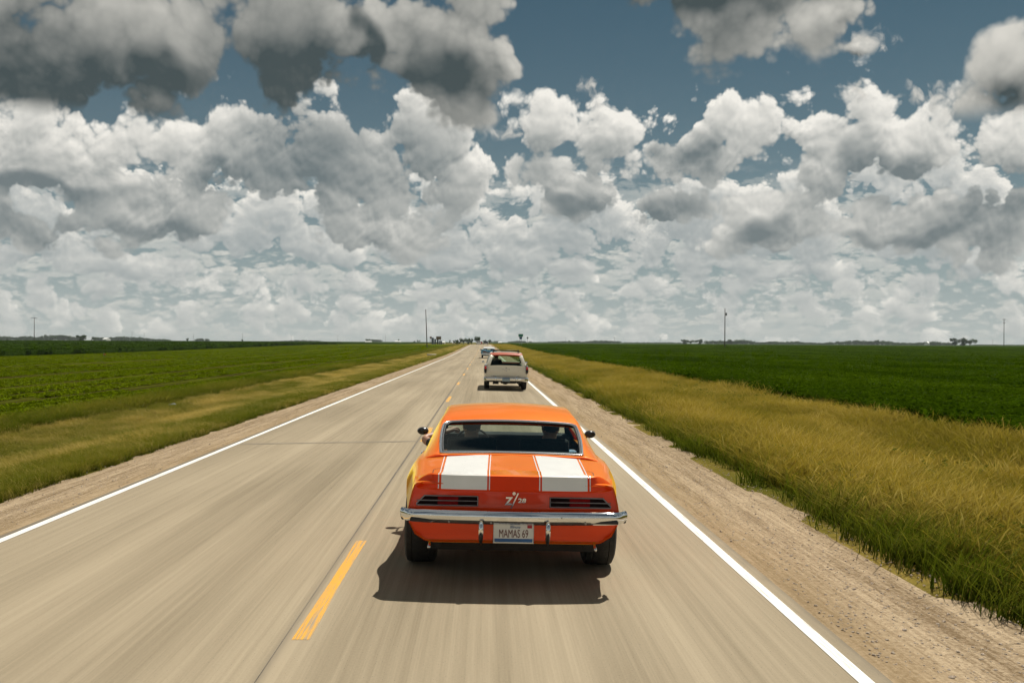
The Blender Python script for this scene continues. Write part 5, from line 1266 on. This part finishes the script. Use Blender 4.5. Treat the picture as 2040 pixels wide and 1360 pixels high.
# small things on the verges
M['grey_pipe'] = mat('weathered_pipe', (0.42, 0.40, 0.36), 0.8, vary=0.2)
w_ = pix(860, 700.5, 150); w_.z = Gf(w_.x, 150)
q = MB(); q.tube([(-.7, 0, .2), (.7, .3, .2)], .15, 10); cu_ = q.build('culvert_pipe', M['grey_pipe'], None, True); cu_.location = w_; tag(cu_, 'short pale culvert pipe lying in the left verge grass', 'pipe')
w_ = pix(345, 795.5, 34); w_.z = Gf(w_.x, 34)
q = MB(); q.ell((0, 0, .06), (.17, .08, .06), 10, 6, lambda d: .8 + .25 * math.sin(d.x * 5 + d.y * 3)); li_ = q.build('litter', mat('pale_blue_plastic', (.25, .32, .42), .5), None, True); li_.location = w_; tag(li_, 'crumpled pale blue scrap at the edge of the young field', 'litter')
for (px, py, D, lb) in ((74, 683, 372, 'orange marker at the foot of the far left pole'), (207, 705.5, 125, 'small orange marker at the front of the tall crop')):
    w_ = pix(px, py, D); z0 = Gf(w_.x, D); mk = empty('field_marker', (w_.x, D, z0)); tag(mk, lb, 'marker')
    q = MB(); q.tube([(0, 0, -.1), (0, 0, w_.z - z0 + .2)], .03, 6); q.build('stake', M['grey_metal'], mk)
    q = MB(); s_ = D / 372; q.box((.3 * s_, 0, w_.z - z0), (.9 * s_, .06, .42 * s_)); q.build('flag', mat('marker_orange', (.5, .12, .02), .6), mk)
# ------------------------------------------------------------------ silos, billboard, barns
M['silo_blue'] = mat('silo_dark_blue', (0.02, 0.045, 0.085), 0.4, vary=0.1); M['barn_white'] = mat('barn_white', (0.70, 0.70, 0.67), 0.6, vary=0.04); M['roof_grey'] = mat('barn_roof_grey', (0.45, 0.46, 0.46), 0.5, vary=0.06); M['board_brown'] = mat('billboard_brown', (0.17, 0.10, 0.045), 0.7, vary=0.15)
def at_base(px, D): b = pix(px, 683, D); return b.x, Gf(b.x, D)
def silo(px, pw, py, D, label):
    x, z0 = at_base(px, D); r = pw / FPX * D / 2; h = pix(px, py, D).z - z0
    root = empty('silo', (x, D, z0)); tag(root, label, 'silo', 'dark blue silos by the road')
    q = MB(); q.lathe([(-1, r), (h - r * .45, r)], 'Z', n=20); q.build('shell', M['silo_blue'], root, True)
    q = MB(); q.lathe([(h - r * .45, r * 1.02), (h - r * .25, r * .85), (h - r * .08, r * .5), (h, .01)], 'Z', n=20); q.build('domed_cap', M['silo_blue'], root, True)
    q = MB()
    for k in range(1, 6): q.lathe([(h * k / 6 - .08, r * 1.012), (h * k / 6, r * 1.02), (h * k / 6 + .08, r * 1.012)], 'Z', n=20)
    q.build('hoop', M['grey_metal'], root, True)
silo(862.3, 4.4, 672, 700, 'tallest dark blue silo, nearest the leaning pole'); silo(867, 3.6, 674.5, 705, 'middle dark blue silo of the roadside group'); silo(872, 3.6, 675.5, 690, 'low dark blue silo under the brown billboard'); silo(876.3, 3, 678.2, 700, 'low dark blue silo right of the brown billboard'); silo(879.4, 2.6, 678.5, 690, 'lowest dark blue silo, rightmost of its group')
def billboard(px, py0, py1, pw, D, label):
    a, b = pix(px, py0, D), pix(px, py1, D); z0 = Gf(a.x, D); w = pw / FPX * D; root = empty('billboard', (a.x, D, z0)); tag(root, label, 'billboard')
    q = MB(); q.box((0, 0, (a.z + b.z) / 2 - z0), (w, .25, a.z - b.z)); q.build('board', M['board_brown'], root)
    q = MB(); q.ring([(sx * w * .5, -.15, (a.z + b.z) / 2 - z0 + sz * (a.z - b.z) * .5) for sx, sz in ((-1, -1), (1, -1), (1, 1), (-1, 1))], .08, 4); q.build('board_frame', M['wood'], root)
    for x in (-.35, .35):
        q = MB(); q.tube([(x * w, .2, -.5), (x * w, .2, a.z - z0)], .14, 6); q.build('post', M['wood'], root)
billboard(874, 670.2, 676.2, 9.6, 660, 'brown billboard standing over the blue silos'); billboard(858.2, 670.5, 674, 3.6, 672, 'small brown board beside the leaning pole')
def barn(px, pw, py, D, label, ridge=True, roof='roof_grey', depth=14, door=True):
    x, z0 = at_base(px, D); w = pw / FPX * D; h = pix(px, py, D).z - z0; root = empty('barn', (x, D, z0)); tag(root, label, 'barn')
    e = h * (.62 if ridge else .85)
    q = MB(); q.box((0, depth / 2, e / 2 - .5), (w, depth, e + 1)); q.build('wall', M['barn_white'], root)
    q = MB(); q.add([(-w*.52, -.3, e), (w*.52, -.3, e), (w*.52, depth / 2, h), (-w*.52, depth / 2, h), (-w*.52, depth + .3, e), (w*.52, depth + .3, e)], [(0, 1, 2, 3), (3, 2, 5, 4), (0, 3, 4), (1, 5, 2)]); q.build('roof', M[roof], root)
    if door:
        q = MB(); q.box((w * .1, -.04, e * .36), (w * .12, .06, e * .72)); q.build('door', M['grey_metal'], root)
barn(733, 12, 679.3, 1500, 'long white barn under a round topped tree on the left horizon', roof='barn_white'); barn(792, 11, 678.8, 1500, 'white barn with a dark tower on the left horizon', roof='barn_white'); barn(883.5, 5, 679.6, 900, 'small white shed right of the blue silos', roof='barn_white'); barn(903, 5, 681, 1200, 'low white shed left of the roadside trees', roof='barn_white'); barn(996, 7, 680.6, 1300, 'low white shed just right of the road at the horizon', roof='barn_white'); barn(208, 8, 672.6, 1300, 'white farmhouse among trees at the far left', roof='barn_white')
barn(1850.5, 3.5, 680, 1800, 'tiny white building in the right treeline', roof='barn_white')
# ------------------------------------------------------------------ trees
M['leaf_a'] = leaf_mat('tree_leaf_dark', (0.022, 0.050, 0.013), (0.05, 0.09, 0.022), .25); M['leaf_b'] = leaf_mat('tree_leaf_mid', (0.034, 0.072, 0.018), (0.07, 0.115, 0.028), .25); M['bark'] = mat('tree_bark', (0.07, 0.055, 0.04), 0.9, vary=0.3)
def crown_mesh(seed, n=900, lobes=9, leaf=.085, squat=.85):
    """leaf clumps spread through overlapping boughs, unit size: base at 0, top near 1"""
    r = random.Random(seed); v = []; f = []
    L = [(Vector((r.gauss(0, .20), r.gauss(0, .20), r.uniform(.20, .80))), r.uniform(.15, .25)) for _ in range(lobes)]
    for _ in range(n):
        c, rad = r.choice(L); d = Vector((r.gauss(0, 1), r.gauss(0, 1), r.gauss(0, 1))).normalized(); p = c + d * rad * (r.random() ** .4)
        p.z = max(p.z, .04 + .1 * r.random()); q = Euler((r.uniform(-.9, .9), r.uniform(-.9, .9), r.uniform(0, 6.283))).to_matrix(); s = leaf * r.uniform(.5, 1.3); b0 = len(v)
        v += [p + q @ Vector(k) * s for k in ((-.5, -.2, 0), (.1, -.5, -.15), (.55, .1, 0), (-.1, .5, -.12))]; f.append((b0, b0+1, b0+2, b0+3))
    me = bpy.data.meshes.new('crown'); me.from_pydata([tuple(p) for p in v], [], f); me.materials.append(M['leaf_a' if seed % 2 else 'leaf_b']); return me
CR = [crown_mesh(k, 850, 8 + k % 4) for k in range(5)]
tm = MB(); tm.tube([(0, 0, -.12), (.005, 0, .2), (-.01, 0, .42), (.02, .01, .68)], [.032, .026, .018, .006], 7)
for a in range(5): th_ = a * 1.256 + .3; tm.tube([(0, 0, .26 + .05 * a), (.11 * math.cos(th_), .11 * math.sin(th_), .42 + .05 * a), (.2 * math.cos(th_), .2 * math.sin(th_), .52 + .05 * a)], [.013, .008, .003], 5)
tk = tm.build('trunk', M['bark'], None, True); TK = tk.data; bpy.data.objects.remove(tk)
def tree(px, py, pw, D, label, k=0, group=None):
    x, z0 = at_base(px, D); h = pix(px, py, D).z - z0; w = pw / FPX * D / .82
    root = empty('tree', (x, D, z0), (0, 0, k * 1.7)); tag(root, label, 'tree', group)
    for nm, me in (('trunk', TK), ('crown', CR[k % 5])):
        o = bpy.data.objects.new(nm, me); COL.objects.link(o); o.parent = root
        o.scale = (w, w, h)
    return root
tree(167, 665.5, 20, 900, 'lone dark round tree above the tall crop on the far left', 1); tree(733.5, 673, 9, 1560, 'round topped tree standing behind the long white barn', 2)
RT = [(905.5, 677.5, 7, 'lowest tree at the left end of the roadside trees'), (912, 675.5, 8, 'low broad tree, second in the roadside trees left of the road'), (923.5, 670.7, 14, 'tall round tree in the middle of the roadside trees'), (933.5, 672.8, 8, 'narrow tree between the two tallest roadside trees'), (939, 673, 7, 'slim tree left of the tallest roadside tree'), (951.5, 669.2, 15, 'tallest tree at the right end of the roadside trees')]
for i, (px, py, w, lb) in enumerate(RT): tree(px, py, w, 620 + 12 * i, lb, i, 'trees left of the road at the horizon')
tree(966.5, 676.2, 7, 1000, 'small hazy tree directly above the black vehicle', 3); tree(975, 675.2, 5.5, 900, 'narrow upright tree right of the black vehicle', 4)
tree(1364.5, 674.8, 11, 1150, 'dark tree at the left of a pair on the right horizon', 1); tree(1375.5, 674.8, 15, 1180, 'broad tree beside its darker twin on the right horizon', 2); tree(1395, 674.6, 14, 1120, 'single round dark tree left of the transformer pole', 3)
tree(1458, 675, 15, 1500, 'hazy tree just right of the transformer pole', 0)
tree(1904, 671.5, 16, 950, 'left tree of the three dark trees at the far right', 1); tree(1918, 671.2, 14, 940, 'middle tree of the three dark trees at the far right', 3); tree(1932, 671.2, 18, 950, 'right and broadest of the three dark trees at the far right', 2)
tree(373, 672.5, 6, 1500, 'small dark tree alone on the left horizon', 4); tree(483.5, 675, 4.5, 1500, 'tiny dark bush tree at the foot of a distant pole', 1); tree(187, 669, 8, 1350, 'small tree beside the white farmhouse on the left', 2)
tree(794, 674.5, 3, 1520, 'slim dark tree behind the second white barn', 4); tree(833, 676.5, 6, 1700, 'hazy tree on the horizon left of the leaning pole', 0); tree(826, 678.5, 4, 1700, 'small hazy shrub tree left of the leaning pole', 3); tree(896, 676, 3, 1000, 'slim tree between the white sheds and the roadside trees', 4)
def wood(px0, px1, tops, D, label, seed):
    """a far wood that reads as one mass: crowns in a ragged line"""
    r = random.Random(seed); v = []; f = []; px = px0
    me0 = [CR[k] for k in range(5)]
    cache = [[tuple(vv.co) for vv in m.vertices] for m in me0]
    while px < px1:
        t = (px - px0) / (px1 - px0); py = float(np.interp(t, np.linspace(0, 1, len(tops)), tops)) + r.uniform(-.9, .7); w = r.uniform(6, 13); D_ = D * r.uniform(.97, 1.06); x, z0 = at_base(px, D_); h = max(3.0, pix(px, py, D_).z - z0); ww = w / FPX * D_ / .7
        co = cache[r.randrange(5)]; a = r.uniform(0, 6.28); ca, sa = math.cos(a), math.sin(a)
        for q in range(0, len(co) // 4, 3):
            b0 = len(v)
            for e in range(4):
                p = co[q * 4 + e]; ctr = co[q * 4]; p = [ctr[i] + (p[i] - ctr[i]) * 1.9 for i in range(3)]
                v.append((x + (p[0] * ca - p[1] * sa) * ww, D_ + (p[0] * sa + p[1] * ca) * ww, z0 - .18 * h + p[2] * h * 1.22))
            f.append((b0, b0+1, b0+2, b0+3))
        px += w * r.uniform(.35, .6)
    o = mesh_obj('distant_wood', v, f, M['leaf_b']); return tag(o, label, None, None, 'stuff')
wood(-60, 22, (669, 668.5, 669, 669), 2100, 'hazy wood at the left edge of the horizon', 1); wood(30, 160, (671, 669, 671, 667, 666, 669, 670), 2100, 'long hazy wood along the left horizon', 2); wood(190, 283, (671, 671.5, 669, 671, 671), 2200, 'hazy wood right of the lone dark tree', 3)
wood(287, 335, (673, 674.5, 676), 2400, 'low hazy wood tapering on the left horizon', 4); wood(392, 415, (674, 673.5, 675.5), 2400, 'short hazy grove on the left horizon', 5); wood(555, 640, (679, 677.5, 678.5), 3000, 'thin hazy line of trees left of the white barns', 6); wood(745, 757, (676, 677), 2600, 'short hazy grove between the white barns', 7)
wood(980, 992, (679, 679), 3000, 'thin hazy wood right of the road', 8); wood(1016, 1048, (681, 678.5, 678, 679), 2300, 'hazy wood behind the green sign', 9); wood(1052, 1092, (681.5, 681, 681.5), 2800, 'low hazy trees right of the green sign', 10); wood(1094, 1228, (680.5, 680, 678.8, 680, 678.2, 678, 679), 2300, 'long hazy wood over the right bean field', 11)
wood(1230, 1360, (682, 681.5, 682, 681.5), 2900, 'thin hazy line of far trees above the beans', 12); wood(1408, 1505, (678.5, 677.5, 678.8, 676, 679.5), 1900, 'hazy wood around the transformer pole', 13); wood(1512, 1640, (681.5, 679.5, 681, 679.2, 682, 682), 2000, 'low wood in the middle of the right horizon', 14); wood(1645, 1785, (682, 679.5, 677.5, 678.5, 677, 682), 1900, 'long green wood left of the three dark trees', 15); wood(1790, 1896, (682, 682.5, 680, 682.5), 1900, 'low wood running up to the three dark trees', 16); wood(1940, 2100, (686.5, 686, 687.5, 687), 2600, 'thin hazy trees at the far right edge', 17)
# ------------------------------------------------------------------ the air between here and the horizon
hm = bpy.data.materials.new('summer_haze'); hm.use_nodes = True; nt = hm.node_tree; nt.nodes.clear()
out = nt.nodes.new('ShaderNodeOutputMaterial'); pv = nt.nodes.new('ShaderNodeVolumePrincipled'); nt.links.new(pv.outputs[0], out.inputs['Volume'])
pv.inputs['Color'].default_value = (0.80, 0.88, 0.92, 1); pv.inputs['Density'].default_value = HAZE; pv.inputs['Anisotropy'].default_value = 0.2
q = MB(); q.box((0, 1600, 11.0), (7000, 3600, 26.0)); hz_ = q.build('haze', hm); tag(hz_, None, None, None, 'stuff')
